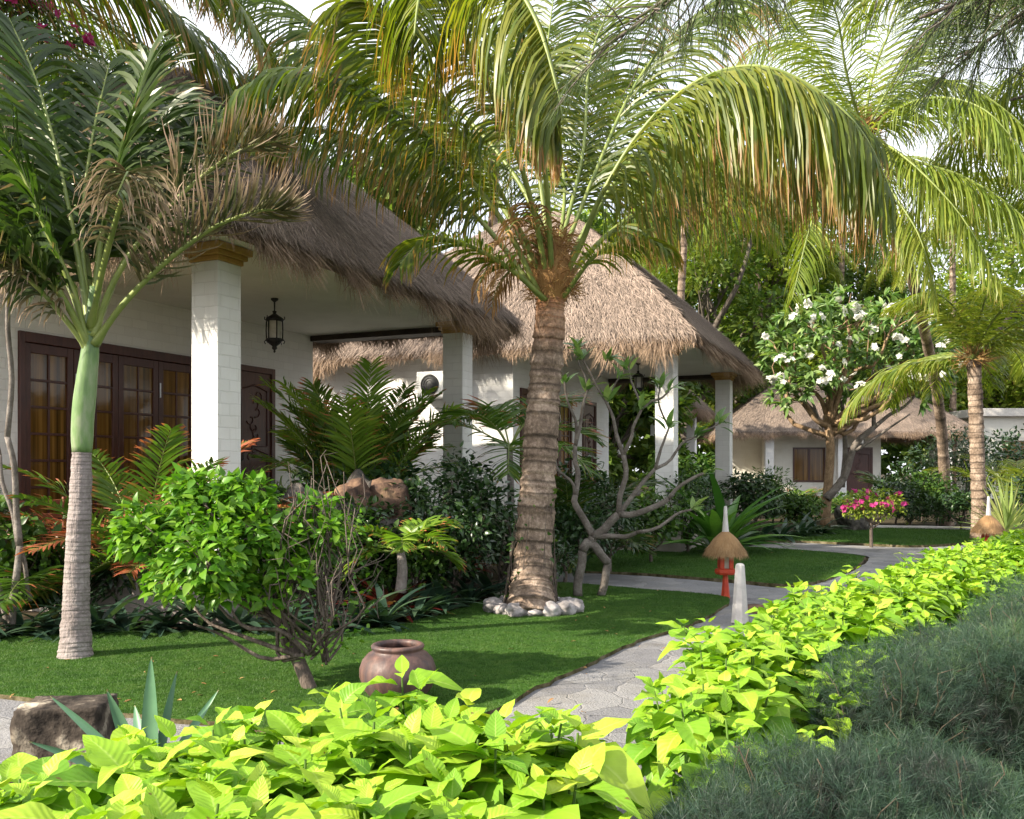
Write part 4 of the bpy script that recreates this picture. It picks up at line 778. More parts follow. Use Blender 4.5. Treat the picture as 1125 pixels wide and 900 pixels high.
# pink flowers upper left
tree('bougainvillea_vine',np.array([-7.4,12.2,0]),[(tuple(W(x,y,12.2)-np.array([-7.4,12.2,0])),(.35,.35,.3)) for x,y in [(5,5),(30,15),(-20,20),(70,55),(15,-15)]],500,.1,'mid',TP['ov'],'pink bougainvillea blossom in the very top left corner','vine',.05,fork=(.2,0,3),flowers=('pink',60,.07,None))

# ---- casuarina hanging into the top right
cf=np.array([6.2,5.6,0]); cr_=thing('casuarina_tree',cf,'feathery casuarina whose needle sprays hang into the top right corner','tree')
tm=MB(); limb(tm,(0,0,-.05),(-.1,0,6.5),.2,.12,.02,12,10)
nm=MB()
def spray(a,b,r0,k,ln,dens=26):
    P=limb(tm,a,b,r0,r0*.25,.06,14,6,sag=.04)
    for j in range(k):
        f=rng.uniform(.25,1); p=P[int(f*13)]; d=nrm(rng.normal(0,.6,3)+(P[-1]-P[0])/np.linalg.norm(P[-1]-P[0])*.6+np.array([0,0,-.35])); e=p+d*rng.uniform(.25,.6)
        Pt=limb(tm,p,e,.006,.002,.1,6,4)
        c=Pt[rng.integers(1,6,dens)]+rng.normal(0,.01,(dens,3)); dd=nrm(d+rdir(dens)*.5+np.array([0,0,-.6])); scatter(nm,leaf_tpl(3,1,'strap',.3,0,wid=.02),c,dd,rdir(dens),ln*rng.uniform(.5,1.2,dens))
top=np.array([-.1,0,5.2])
for tgt,k,ln in [((1010,20,5.2),50,.26),((1060,60,5.5),55,.26),((1100,30,5.3),60,.28),((1040,-20,5.2),55,.28),((960,-5,5.1),40,.24),((1110,110,5.8),34,.24),((1125,200,6.),14,.2)]:
    spray(top+rng.normal(0,.2,3)*np.array([.1,.1,1]),W(*tgt)-cf,.04,k,ln)
for tgt,k,ln in [((700,20,5.2),34,.26),((650,60,5.3),26,.22)]: spray(W(940,-120,5.1)-cf,W(*tgt)-cf,.03,k,ln)
limb(tm,top+np.array([0,0,.6]),W(940,-120,5.1)-cf,.05,.03,.02,12,6)
tm.build('trunk',M['bark'],cr_); nm.build('needles',M['casu'],cr_)

# ---- background trees
bgt=[(-14,24,10.5,'yellowg','pale tree behind the left end of the nearest bungalow roof'),(-5,30,11.,'bgleaf','dark tree above the ridge of the nearest bungalow'),(2.5,33,11.,'bgleaf','dark green tree behind the roof of the middle bungalow'),(8.5,44,15,'bgleaf','broad green tree between the middle and distant bungalows'),(14,52,18,'yellowg','light yellow green tree rising behind the distant bungalow roof'),(21,55,18,'bgleaf','rounded green tree right of the distant bungalow roof'),(29,56,17,'yellowg','sunny yellow green tree behind the pale house'),(24.5,34,4.,'bgleaf','low dark tree at the far right edge'),(-20,32,14,'bgleaf','dark tree in the upper left distance'),(4,60,20,'yellowg','hazy pale tree far behind the middle bungalow'),(35,62,22,'bgleaf','tallest green tree far off at the right edge'),(17,66,25,'yellowg','very tall pale tree far behind all the others'),(3.0,29.5,5.5,'bgleaf','dark low tree seen through the far end of the middle porch'),(-10,42,17,'bgleaf','tall green tree far behind the nearest bungalow')]
for x,y,h_,mt,lab in bgt:
    cl=[]
    for _ in range(16):
        a=rng.uniform(0,2*PI); rr=rng.uniform(.05,.34)*h_; z=rng.uniform(.22,.9)*h_; cl.append(((rr*math.cos(a),rr*math.sin(a),z),(h_*.14,h_*.14,h_*.11)))
    tree('background_tree',np.array([x,y,0.]),cl,15000,.34+.006*h_,mt,TP['ov1'],lab,'tree',h_*.025,fork=(0,0,h_*.35),group='trees behind the bungalows',twigs=3)

wm=MB(); n=60000; xx_=rng.uniform(-75,80,n); yy_=76+rng.uniform(0,9,n); hh_=13+np.array([mnoise.noise((x*.09,3,1))*5+mnoise.noise((x*.35,5,1))*2.5 for x in xx_]); zz_=hh_*rng.random(n)**.7
scatter(wm,TP['ov1'],np.stack([xx_,yy_,zz_],-1),nrm(rdir(n)+np.array([0,-.6,.2])),rdir(n,-.2,1),rng.uniform(.8,1.5,n))
tag(wm.build('far_woodland',M['bgleaf']),'far belt of mixed green trees closing the view behind all the bungalows','woodland',kind='stuff')
# ------------------------------------------------------------------ bed plants
def strapclump(name,foot,n,L,tpl,mat,label,cat,group=None,el=(.3,1.3),wscale=1):
    r=thing(name,foot,label,cat,group); m=MB(); a=rng.uniform(0,2*PI,n); e=rng.uniform(*el,n)
    d=np.stack([np.cos(e)*np.cos(a),np.cos(e)*np.sin(a),np.sin(e)],-1); p=np.stack([np.cos(a),np.sin(a),np.zeros(n)],-1)*.04*rng.random((n,1))
    up=nrm(np.array([0,0,1.])-d*d[:,2:3]+rng.normal(0,.12,(n,3))); scatter(m,tpl,p,d,up,L*rng.uniform(.6,1.1,n)); m.build('leaves',M[mat],r); return r
def shrub(foot,w_,h_,n,ls,mat,label,tpl='ov',name='garden_shrub',cat='shrub',group=None,flowers=None,bark='twig'):
    cl=[]
    for k in range(7):
        a=rng.uniform(0,2*PI); rr=rng.uniform(0,.32)*w_; z=rng.uniform(.35,.78)*h_; cl.append(((rr*math.cos(a),rr*math.sin(a),z),(w_*.26,w_*.26,h_*.24)))
    return tree(name,np.asarray(foot,float),cl,n,ls,mat,TP[tpl],label,cat,.03,fork=(0,0,h_*.2),barkm=bark,group=group,twigs=3,flowers=flowers)
def areca(foot,n,L,ll,mat,label,stem=.0,group=None,el=(.5,1.4),name='areca_palm',hang=.35,w=.03,cnt=34,az=None,mixm=None,droop=1.3):
    r=thing(name,foot,label,'palm',group)
    if stem:
        m=MB(); tube(m,resample([(0,0,-.05),(.02,0,stem*.5),(0,.02,stem)],12),np.linspace(.06,.045,12),10); m.build('stem',M['royaltrunk'],r)
    for k in range(n):
        a=(k*2.399+rng.normal(0,.2)) if az is None else az[k%len(az)]+rng.normal(0,.15); e=rng.uniform(*el)
        frond(arc((0,0,stem),a,e,L*rng.uniform(.75,1.1),droop,9),ll,cnt,w,hang,mat=M[mixm] if (mixm and k%3==0) else M[mat],parent=r,rib=.014,s0=.28,lift=.25,seg=4)
    return r
gl='dark lilies edging the bed behind the near lawn'
rowx=[(-80,706),(-30,704),(15,703),(50,702),(100,699),(135,698),(175,697),(215,697),(255,697),(300,697),(340,697),(385,694),(420,690),(455,683),(485,675),(515,666),(540,658)]
for k,(x,y) in enumerate(rowx):
    f_=G(x,y)+np.array([0,.12,0]); 
    strapclump('border_lily',f_,26,.62,TP['stw'],'darkblue','dark glossy strap-leaved lily in the row edging the bed behind the near lawn','plant',gl,el=(.15,1.25))
for k,(x,y) in enumerate([(0,680),(70,678),(130,676),(200,674),(270,674),(340,674),(400,668),(460,662),(510,652)]):
    f_=G(x,y); shrub(f_,1.0,.85,650,.12,'dark','low dark broad-leaved shrub in the bed behind the border lilies','la',group='low dark shrubs behind the border lilies')
areca(G(60,678),11,1.75,.42,'areca','green feathery areca palm left of the grey ringed trunk',el=(.7,1.4),mixm='arecared')
areca(G(160,676),15,2.2,.36,'areca','areca palm with rusty red fronds in front of the french windows',el=(.95,1.5),mixm='arecared',droop=1.0)
areca(G(205,672),11,2.1,.34,'arecared','small reddish areca palm at the foot of the near white column',el=(.8,1.4))
areca(np.array([X(398,12.2),12.2,.3]),26,2.5,.44,'arecab','big bright green areca palm between the two bungalows',el=(1.2,1.55),cnt=52,w=.03,droop=.75,mixm='areca')
areca(np.array([X(372,13.6),13.4,.3]),12,2.5,.45,'arecab','green areca palm close to the wall corner of the nearest bungalow',el=(1.0,1.5))
areca(np.array([X(560,12.6),12.6,0]),9,1.5,.5,'areca','slim young palm with grey stem seen left of the big trunk',stem=1.75,el=(.3,1.3))
areca(np.array([X(440,9.3),9.3,.3]),9,.7,.24,'arecab','tiny palm with pink tipped fronds above the red cordyline',stem=.35,el=(.1,1.),name='young_palm')
areca(np.array([X(625,13.2),13.2,0]),9,1.9,.5,'royal','dark palm behind the big trunk near the middle bungalow',el=(.7,1.4))
areca(np.array([X(868,26),26,0]),10,1.7,.5,'areca','feathery palm beside the window of the distant bungalow',el=(.8,1.45))
areca(np.array([X(1120,24),24,0]),12,2.9,.7,'coco2','bushy yellow green palm at the right edge below the pale house',el=(.6,1.4))
areca(np.array([X(985,31),31,0]),9,2.0,.55,'royal','dark palm beside the door of the distant bungalow',el=(.7,1.4))
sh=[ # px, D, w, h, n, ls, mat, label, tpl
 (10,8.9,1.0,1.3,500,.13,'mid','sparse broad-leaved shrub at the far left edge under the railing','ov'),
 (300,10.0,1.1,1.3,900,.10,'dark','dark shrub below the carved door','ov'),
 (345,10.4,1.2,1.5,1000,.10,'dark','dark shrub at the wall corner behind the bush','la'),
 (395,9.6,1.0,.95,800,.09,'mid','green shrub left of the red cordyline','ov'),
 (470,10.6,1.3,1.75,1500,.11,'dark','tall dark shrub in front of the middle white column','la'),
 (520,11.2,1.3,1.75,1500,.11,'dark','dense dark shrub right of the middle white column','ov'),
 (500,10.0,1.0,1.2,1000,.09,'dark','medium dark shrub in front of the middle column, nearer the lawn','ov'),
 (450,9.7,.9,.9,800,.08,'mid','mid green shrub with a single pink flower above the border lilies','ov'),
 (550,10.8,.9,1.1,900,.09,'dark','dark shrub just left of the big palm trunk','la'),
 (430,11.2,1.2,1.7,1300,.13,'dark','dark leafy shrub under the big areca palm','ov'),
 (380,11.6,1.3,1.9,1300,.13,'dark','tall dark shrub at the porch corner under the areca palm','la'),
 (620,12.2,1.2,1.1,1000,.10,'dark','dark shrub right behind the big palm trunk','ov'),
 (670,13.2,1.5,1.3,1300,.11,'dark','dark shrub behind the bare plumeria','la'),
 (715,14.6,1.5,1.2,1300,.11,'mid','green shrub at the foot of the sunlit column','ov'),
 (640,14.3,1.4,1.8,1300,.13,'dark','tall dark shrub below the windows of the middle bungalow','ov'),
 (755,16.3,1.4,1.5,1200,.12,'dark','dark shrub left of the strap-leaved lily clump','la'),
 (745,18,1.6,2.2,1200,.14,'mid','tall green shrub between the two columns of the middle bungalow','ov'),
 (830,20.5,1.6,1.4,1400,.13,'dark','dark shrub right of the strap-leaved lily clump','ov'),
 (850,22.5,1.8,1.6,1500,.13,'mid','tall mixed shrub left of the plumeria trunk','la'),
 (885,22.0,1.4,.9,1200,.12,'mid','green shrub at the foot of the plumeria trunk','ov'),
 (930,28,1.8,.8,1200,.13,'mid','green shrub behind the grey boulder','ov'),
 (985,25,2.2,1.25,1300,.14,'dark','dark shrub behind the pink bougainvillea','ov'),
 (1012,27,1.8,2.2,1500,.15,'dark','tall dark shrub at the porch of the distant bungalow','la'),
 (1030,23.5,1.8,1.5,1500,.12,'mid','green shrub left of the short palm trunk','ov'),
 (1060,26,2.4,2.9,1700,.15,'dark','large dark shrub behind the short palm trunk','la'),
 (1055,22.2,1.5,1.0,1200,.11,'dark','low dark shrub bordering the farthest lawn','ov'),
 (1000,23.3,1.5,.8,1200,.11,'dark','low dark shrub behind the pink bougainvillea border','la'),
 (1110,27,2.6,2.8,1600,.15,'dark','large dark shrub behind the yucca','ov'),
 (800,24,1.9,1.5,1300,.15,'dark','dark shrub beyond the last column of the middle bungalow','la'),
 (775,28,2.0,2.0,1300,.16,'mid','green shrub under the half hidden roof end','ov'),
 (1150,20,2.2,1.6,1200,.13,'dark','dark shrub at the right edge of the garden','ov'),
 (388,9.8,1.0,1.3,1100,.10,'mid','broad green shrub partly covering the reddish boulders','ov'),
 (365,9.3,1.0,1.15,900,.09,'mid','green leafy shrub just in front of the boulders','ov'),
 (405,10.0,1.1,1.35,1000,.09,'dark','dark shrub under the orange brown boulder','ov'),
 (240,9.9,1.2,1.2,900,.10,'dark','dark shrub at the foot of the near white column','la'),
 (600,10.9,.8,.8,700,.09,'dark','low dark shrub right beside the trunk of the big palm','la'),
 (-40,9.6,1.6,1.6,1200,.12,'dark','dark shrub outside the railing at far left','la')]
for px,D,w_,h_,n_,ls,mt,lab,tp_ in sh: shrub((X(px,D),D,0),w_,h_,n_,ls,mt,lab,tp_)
fl1=MB()
strapclump('cordyline',np.array([X(425,9.35),9.35,.0]),40,.62,TP['stw'],'red','red and maroon cordyline under the tiny palm','plant',el=(.5,1.4))
strapclump('cordyline',np.array([X(505,10.2),10.2,.35]),26,.5,TP['stw'],'red','small maroon cordyline in front of the dark shrubs','plant',el=(.5,1.4))
strapclump('crinum_lily',np.array([X(790,15.8),15.8,0]),46,1.75,leaf_tpl(9,2,'strap',.55,.25,wid=.105),'bright','large fresh green strap-leaved lily clump behind the thatched lamp','plant',el=(.55,1.45))
strapclump('crinum_lily',np.array([X(748,16.6),16.6,0]),26,1.4,leaf_tpl(9,2,'strap',.55,.25,wid=.105),'bright','smaller strap-leaved lily left of the large green clump','plant',el=(.6,1.4))
for px,D in ((812,18.5),(835,19),(858,19.5),(880,20.2),(900,21)): strapclump('border_lily',np.array([X(px,D),D,0]),36,.75,TP['stw'],'darkblue','dark blue-green border lily at the back of the middle lawn','plant','lilies at the back of the middle lawn',el=(.2,1.3))
strapclump('yucca_plant',np.array([X(1105,18),18,.25]),60,1.1,leaf_tpl(6,2,'strap',.12,.3,wid=.07),'yucca','spiky yellow striped yucca right of the far thatched lamp','plant',el=(.15,1.5))
strapclump('dracaena_plant',np.array([X(22,9.0),9.0,.1]),14,.6,leaf_tpl(5,2,'ovate',.3,.2,wid=.5),'mid','broad-leaved plant with pale green leaves at the lower left of the bed','plant',el=(.3,1.4))
# crooked bare stems at far left
r=thing('leafless_shrub',G(12,700),'crooked pinkish bare stems at the far left edge beside the french windows','shrub'); rf=G(12,700); D=rf[1]; q=lambda x,y,dd=0: W(x,y,D+dd)-rf
b2=MB()
for a,b_,r0,r1 in [((12,700,0),(22,600,0),.035,.03),((22,600,0),(8,480,0),.03,.025),((8,480,0),(10,300,0),.026,.02),((22,600,0),(34,660,.1),.02,.02),((20,600,0),(0,500,.1),.024,.016),((0,500,.1),(-20,400,.1),.016,.012),((12,700,0),(-20,560,.1),.03,.02)]: limb(b2,q(*a),q(*b_),r0,r1,.06,10,8)
b2.build('stem',M['plumbark'],r)
# wooden railing at far left
r=thing('wooden_railing',(X(10,9.25),9.25,0),'low red timber railing at the far left below the french windows','railing',rz=RZ)
for z in (.98,1.12,): 
    m=MB(); box(m,-1.3,.75,-.02,.02,z,z+.05); m.build('rail',M['woodred'],r,False,.004)
for x_ in (-1.2,-.3,.6): m=MB(); box(m,x_,x_+.06,-.05,-.022,.0,1.2); m.build('post',M['woodred'],r,False,.004)

# ------------------------------------------------------------------ rocks, stones, pot, block
def rock(name,locn,s,mat,label,cat='stone',group=None,seed=0,flat=.3):
    import bmesh
    bm=bmesh.new(); bmesh.ops.create_icosphere(bm,subdivisions=4,radius=1)
    for v in bm.verts:
        c=v.co.copy(); rg=1.6 if seed>20 else 1; k=1+.28*rg*mnoise.noise(c*1.1+Vector((seed*3.1,seed,0)))+.12*rg*mnoise.noise(c*2.7+Vector((seed,2,0)))+.05*rg*mnoise.noise(c*8)
        v.co=Vector((c.x*s[0],c.y*s[1],c.z*s[2]))*k
    for f in bm.faces: f.smooth=True
    me=bpy.data.meshes.new(name); bm.to_mesh(me); bm.free(); me.materials.append(mat); o=bpy.data.objects.new(name,me); C.objects.link(o); o.location=tuple(locn); o.rotation_euler=(0,0,seed*1.3); return tag(o,label,cat,group)
ringc=PB
stones=[(200,.16),(225,.13),(250,.17),(272,.12),(292,.16),(316,.17),(340,.16),(5,.14),(30,.13),(60,.13),(95,.13),(130,.13),(165,.14)]
for k,(a,sz) in enumerate(stones):
    a=math.radians(a); rr=.43; rock('cobblestone',ringc+np.array([rr*math.cos(a)+.02,rr*.95*math.sin(a),sz*.3+.02]),(sz*.82,sz*.68,sz*.52),M['cobble'],'pale rounded cobblestone in the ring around the foot of the big palm','stone','cobbles ringing the big palm',seed=k+1)
rock('boulder',np.array([X(388,10.2),10.2,1.14]),(.22,.2,.24),M['rockred'],'upright reddish boulder behind the green bush','rock',seed=21)
rock('boulder',np.array([X(425,10.4),10.4,1.12]),(.25,.2,.25),M['rockred'],'rounded orange brown boulder beside the tiny palm','rock',seed=22)
rock('boulder',np.array([X(405,10.8),10.8,.3]),(.75,.5,1.05),M['rock'],'big grey boulder under and behind the two reddish boulders','rock',seed=23)
rock('boulder',np.array([X(330,9.9),9.9,.35]),(.6,.45,.9),M['rock'],'wide dark boulder behind the bare twigs','rock',seed=24)
rock('boulder',G(938,583)+np.array([0,0,.25]),(.4,.35,.42),M['rock'],'dark grey boulder at the foot of the plumeria tree','rock',seed=25)
rock('boulder',G(752,601)+np.array([0,0,.15]),(.24,.24,.3),M['rock'],'grey boulder beside the strap-leaved lily at the back of the middle lawn','rock',seed=26)
# clay pot
pp=G(437,776); pot=thing('clay_pot',pp+np.array([0,0,.035]),'round brown glazed clay pot with open mouth on the near lawn','pot')
m=MB(); lathe(m,[(0,0),(.13,0),(.17,.03),(.218,.09),(.240,.16),(.240,.21),(.222,.262),(.188,.300),(.158,.318),(.156,.328),(.166,.336),(.168,.350),(.158,.360),(.145,.362),(.134,.352),(.130,.335),(.15,.31),(.20,.25),(.222,.17),(.15,.05),(0,.04)],64); m.build('pot_body',M['pot'],pot)
# weathered stone block
sb=G(73,836); bk=thing('stone_block',sb,'weathered pale and black stone block beside the agave in the lower left','stone block',rz=.12)
import bmesh
bm=bmesh.new(); bmesh.ops.create_cube(bm,size=1); bmesh.ops.subdivide_edges(bm,edges=bm.edges[:],cuts=14,use_grid_fill=True)
for v in bm.verts:
    c=v.co.copy(); rd=max(abs(c.x),abs(c.y),abs(c.z)); sph=c.normalized()*.62; v.co=c.lerp(sph,.10); k=1+.06*mnoise.noise(c*2.5)+.035*mnoise.noise(c*8)+.02*mnoise.noise(c*20); v.co=Vector((v.co.x*.42*k,v.co.y*.30*k,v.co.z*.33*k+.14))
for f in bm.faces: f.smooth=True
me=bpy.data.meshes.new('block'); bm.to_mesh(me); bm.free(); me.materials.append(M['stoneblock']); o=bpy.data.objects.new('block',me); C.objects.link(o); o.parent=bk
# agave
def pxleaves(name,foot,lst,mat,label,cat,wid=.11):
    r=thing(name,foot,label,cat)
    for (x0,y0,x1,y1,dd,w_) in lst:
        m=MB(); a=W(x0,y0,foot[1])-foot; b_=W(x1,y1,foot[1]+dd)-foot; L=np.linalg.norm(b_-a); n=12; s=np.linspace(0,1,n); d=(b_-a)/L
        P=a+(b_-a)*s[:,None]; P[:,2]+=.03*np.sin(PI*s)*L; side=nrm(np.cross(d,[0,-1,0.25])); nor=nrm(np.cross(side,d)); wv=w_/2*np.sin(PI*(s*.62+.38))**.8; wv[-1]=.001
        rows=[]
        for u,zf_ in ((-1,.28),(-.5,.08),(0,0),(.5,.08),(1,.28)): rows.append(P+side*(wv*u)[:,None]-nor*(wv*zf_)[:,None]*-1)
        th=nor*.012*-1
        V=np.stack(rows,1); Vb=V+th*np.array([.1,1,1.3,1,.1])[None,:,None]
        i=np.arange(n-1)[:,None]*5; j=np.arange(4)[None]; Q=np.stack([i+j,i+j+1,i+6+j,i+5+j],-1).reshape(-1,4)
        m.add(V.reshape(-1,3),Q=Q,t=np.repeat(s,5),rnd=rng.random()); m.add(Vb.reshape(-1,3),Q=Q[:,::-1],t=np.repeat(s,5),rnd=rng.random()); m.build('leaf',M[mat],r)
    return r
pxleaves('agave_plant',G(165,860),[(165,850,166,722,0,.085),(172,850,194,738,.05,.05),(155,850,117,758,-.05,.075),(150,855,55,765,.05,.05),(180,855,240,758,.15,.05),(140,860,32,815,-.1,.05),(160,850,148,775,.25,.07)],'agave','blue green agave with stiff upright pointed leaves beside the stone block','agave')
M['hat']=leafmat('golden_straw',[(.16,.09,.04),(.34,.20,.09),(.5,.33,.17)],rough=.8,tr=.05,trc=(1,1,1))
# thatched garden lamps
def glamp(foot,label):
    r=thing('garden_lamp',foot,label,'garden lamp','thatched garden lamps')
    m=MB(); lathe(m,[(.055,0),(.052,.02),(.034,.2),(.03,.27)],6); lathe(m,[(.0,.27),(.11,.275),(.125,.30),(.125,.335),(.09,.345),(0,.345)],8)
    for k in range(4):
        a=k*PI/2+PI/4; c_,s_=.075*math.cos(a),.075*math.sin(a); box(m,c_-.024,c_+.024,s_-.024,s_+.024,.346,.52)
    box(m,-.09,.09,-.09,.09,.52,.545); m.build('lamp_body',M['redpaint'],r,False,.003)
    m=MB(); box(m,-.055,.055,-.055,.055,.348,.518); m.build('lamp_glass',M['glasslamp'],r,False)
    m=MB(); prof=[(.245,.50),(.235,.53),(.19,.61),(.14,.68),(.085,.735),(.04,.77),(.0,.775)]; lathe(m,prof,40,rnd=.5,jitter=.05)
    lathe(m,[(.235,.50),(.1,.55),(0,.56)],30,rnd=.2)
    n=4200; t_=rng.random(n)**.7; a=rng.uniform(0,2*PI,n); zz=np.interp(t_,[0,.3,.6,.85,1],[.775,.72,.65,.58,.52]); rr=np.interp(t_,[0,.3,.6,.85,1],[.03,.10,.16,.21,.235]); p=np.stack([rr*np.cos(a),rr*np.sin(a),zz],-1)
    d=nrm(np.stack([np.cos(a)*.62,np.sin(a)*.62,np.full(n,-.85)],-1)+rng.normal(0,.12,(n,3))); scatter(m,leaf_tpl(2,1,'strap',.1,0,wid=.05),p,d,np.stack([np.cos(a),np.sin(a),np.full(n,.6)],-1),rng.uniform(.05,.10,n),rnd=.35+.65*rng.random(n)); 
    m.build('thatch_shade',M['hat'],r,False)
    m=MB(); lathe(m,[(.042,.76),(.036,.80),(.024,.95),(.018,1.06),(0,1.07)],16); m.build('finial',M['whitestone'],r)
    return r
glamp(G(797,657),'nearer thatched garden lamp with red body on the lawn corner')
glamp(np.array([X(1086,14.4),14.4,.0]),'farther thatched garden lamp behind the lime hedge at right')
# white conical post
cpp=G(813,684); m=MB(); lathe(m,[(0,0),(.09,0),(.085,.02),(.045,.56),(.03,.575),(0,.58)],8); o=m.build('stone_post',M['whitestone'],None,False,.004); o.location=tuple(cpp); tag(o,'short tapering white stone post beside the path near the thatched lamp','post')
rock('stepping_stone',G(840,672)+np.array([0,0,.02]),(.28,.16,.05),M['rockred'],'flat tan stone at the path edge beside the white post','stone',seed=31)

lt=MB(); n=900; P=[]
while len(P)<n:
    q=G(rng.uniform(-50,1100),515+rng.uniform(70,300)); 
    if abs(q[0])<8: P.append(q+np.array([0,0,.03]))
P=np.array(P)[:260]; scatter(lt,TP['la'],P,rdir(len(P),-.1,.15),nrm(np.array([0,0,1.])+rdir(len(P))*.3),rng.uniform(.03,.08,len(P)))
tag(lt.build('leaf_litter',M['fibre']),'dry brown leaf bits scattered on lawns and paving','leaf litter',kind='stuff')
# ------------------------------------------------------------------ hedges in front
def interp_poly(z): return z
LT=[leaf_tpl(8,6,'ovate',c,f,wave=wv,wid=wd) for c,f,wv,wd in ((.35,.2,.10,.72),(.5,.3,.16,.80),(.2,.12,.10,.66),(.7,.25,.14,.76))]
def lime_hedge(name,poly,zf,spacing,ls,label,nl=(6,10)):
    """poly: ground polygon; zf(x,y): top height"""
    A=np.array(poly); lo,hi=A.min(0),A.max(0); gx=np.arange(lo[0],hi[0],spacing); gy=np.arange(lo[1],hi[1],spacing); PX,PY=np.meshgrid(gx,gy); P=np.stack([PX.ravel(),PY.ravel()],-1)+rng.normal(0,spacing*.3,(PX.size,2)); P=P[in_poly(P,[tuple(a) for a in A])]
    r=thing(name,(A[:,0].mean(),A[:,1].mean(),0),label,'hedge'); org=np.array(r.location)
    st=MB(); lf=MB()
    for x,y in P:
        # distance to boundary lowers the height
        d=1e9
        for i in range(len(A)):
            a,b_=A[i],A[(i+1)%len(A)]; t_=np.clip(np.dot([x-a[0],y-a[1]],b_-a)/max(np.dot(b_-a,b_-a),1e-9),0,1); d=min(d,np.hypot(x-a[0]-t_*(b_-a)[0],y-a[1]-t_*(b_-a)[1]))
        edge=min(1,.6+d/.22*.4); h=zf(x,y)*edge*(1+.16*mnoise.noise((x*2.3,y*2.3,1)))+rng.normal(0,.025)
        lean=rng.normal(0,.10,2); base=np.array([x,y,0])-org; top=base+np.array([lean[0],lean[1],h])
        tube(st,[base,base*.4+top*.6+rng.normal(0,.01,3),top],[.008,.006,.004],5,rnd=rng.random())
        ph=rng.uniform(0,PI); pairs=rng.integers(nl[0]//2,nl[1]//2+1)
        for k in range(pairs+3):
            f=1-k*.13*.2/max(h,.2)*1.3
            if f<.05: break
            for sd in (0,PI):
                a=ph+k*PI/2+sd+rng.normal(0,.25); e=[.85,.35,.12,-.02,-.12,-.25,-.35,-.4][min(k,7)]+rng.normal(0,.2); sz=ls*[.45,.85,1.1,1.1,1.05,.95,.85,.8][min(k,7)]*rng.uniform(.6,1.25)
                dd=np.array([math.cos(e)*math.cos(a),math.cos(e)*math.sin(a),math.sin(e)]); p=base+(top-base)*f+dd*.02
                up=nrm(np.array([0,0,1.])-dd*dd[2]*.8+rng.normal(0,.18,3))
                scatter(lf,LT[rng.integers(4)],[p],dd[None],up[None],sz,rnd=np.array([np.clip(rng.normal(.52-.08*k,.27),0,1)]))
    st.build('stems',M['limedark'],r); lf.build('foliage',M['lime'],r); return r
zt=lambda px,py,z: G(px,py,z)[:2]
H=.62
pl_=[zt(-160,850,H),zt(0,815,H),zt(110,800,H),zt(230,780,H),zt(330,767,H),zt(440,762,H),zt(560,768,H),zt(635,776,H),zt(682,804,H),zt(668,850,H),zt(640,900,H),zt(620,1000,H),zt(-160,1000,H)]
def zl(x,y): return .62+ (0 if x>-.8 else max((x+.8)*.07,-.06))
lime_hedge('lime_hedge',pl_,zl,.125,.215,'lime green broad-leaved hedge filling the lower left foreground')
H=.6
pr_=[zt(722,748,H),zt(770,692,H),zt(850,662,H),zt(950,632,H),zt(1050,603,H),zt(1120,585,H),zt(1220,585,H),zt(1200,610,H),zt(1100,640,H),zt(1010,675,H),zt(930,730,H),zt(880,790,H),zt(800,815,H),zt(735,808,H)]
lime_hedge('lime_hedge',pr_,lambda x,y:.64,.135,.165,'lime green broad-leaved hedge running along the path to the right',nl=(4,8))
NTp=[leaf_tpl(3,1,'strap',c,0,wid=.022) for c in (.15,.45,.9)]
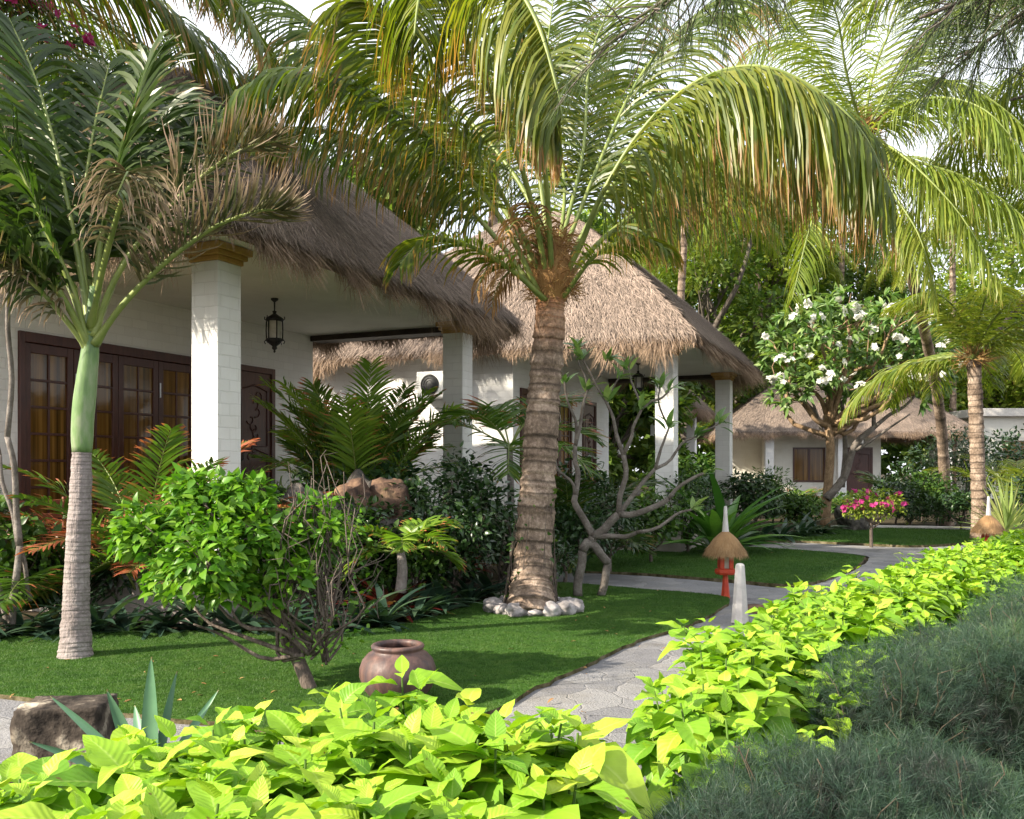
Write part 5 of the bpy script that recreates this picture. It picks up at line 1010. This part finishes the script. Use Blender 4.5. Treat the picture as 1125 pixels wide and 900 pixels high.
def needle_hedge(name,blobs,label,n,ln,mat='needle'):
    c0=np.mean([b_[0] for b_ in blobs],0); r=thing(name,(c0[0],c0[1],0),label,'hedge'); org=np.array(r.location); lf=MB(); core=MB(); tw=MB()
    tot=sum(q[0]*q[1] for _,q in blobs)
    for c,q in blobs:
        c=np.array([*c,0.]) ; q=np.array(q)
        k=int(n*q[0]*q[1]/tot); d=rdir(k,.02,1); bmp=np.array([mnoise.noise(Vector(x*q)*2.6+Vector(c)) for x in d])*.16+mnoise.noise(Vector(c))*.03+1
        p=c-org+d*q*bmp[:,None]*rng.uniform(.80,1.02,(k,1)); nd=nrm(d/q)
        m_=14
        cdir=nrm(nd*.8+np.array([0,0,.45])+rdir(k)*.8)
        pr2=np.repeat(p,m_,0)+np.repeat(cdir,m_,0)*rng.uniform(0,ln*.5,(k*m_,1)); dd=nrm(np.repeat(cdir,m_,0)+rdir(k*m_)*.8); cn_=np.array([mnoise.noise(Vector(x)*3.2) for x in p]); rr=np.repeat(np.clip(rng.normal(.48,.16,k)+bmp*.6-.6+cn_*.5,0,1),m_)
        for j in range(3):
            s_=slice(j,None,3); scatter(lf,NTp[j],pr2[s_],dd[s_],rdir(len(pr2[s_])),ln*rng.uniform(.5,1.15,len(pr2[s_])),rnd=rr[s_])
        for _ in range(int(70*q[0])):
            a=rdir(1,.1,1)[0]; limb(tw,c-org+a*q*.7,c-org+a*q*1.0+rng.normal(0,.04,3),.004,.0015,.2,5,4)
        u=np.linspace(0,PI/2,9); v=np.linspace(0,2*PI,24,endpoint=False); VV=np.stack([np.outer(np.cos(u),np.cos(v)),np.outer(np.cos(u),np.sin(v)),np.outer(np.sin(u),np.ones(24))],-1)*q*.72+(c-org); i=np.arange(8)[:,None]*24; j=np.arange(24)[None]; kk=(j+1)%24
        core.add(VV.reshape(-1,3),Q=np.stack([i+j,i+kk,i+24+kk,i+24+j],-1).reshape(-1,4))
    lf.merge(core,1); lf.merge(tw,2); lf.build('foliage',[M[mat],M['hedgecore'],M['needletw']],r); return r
def gz(px,py,z): return tuple(G(px,py,z)[:2])
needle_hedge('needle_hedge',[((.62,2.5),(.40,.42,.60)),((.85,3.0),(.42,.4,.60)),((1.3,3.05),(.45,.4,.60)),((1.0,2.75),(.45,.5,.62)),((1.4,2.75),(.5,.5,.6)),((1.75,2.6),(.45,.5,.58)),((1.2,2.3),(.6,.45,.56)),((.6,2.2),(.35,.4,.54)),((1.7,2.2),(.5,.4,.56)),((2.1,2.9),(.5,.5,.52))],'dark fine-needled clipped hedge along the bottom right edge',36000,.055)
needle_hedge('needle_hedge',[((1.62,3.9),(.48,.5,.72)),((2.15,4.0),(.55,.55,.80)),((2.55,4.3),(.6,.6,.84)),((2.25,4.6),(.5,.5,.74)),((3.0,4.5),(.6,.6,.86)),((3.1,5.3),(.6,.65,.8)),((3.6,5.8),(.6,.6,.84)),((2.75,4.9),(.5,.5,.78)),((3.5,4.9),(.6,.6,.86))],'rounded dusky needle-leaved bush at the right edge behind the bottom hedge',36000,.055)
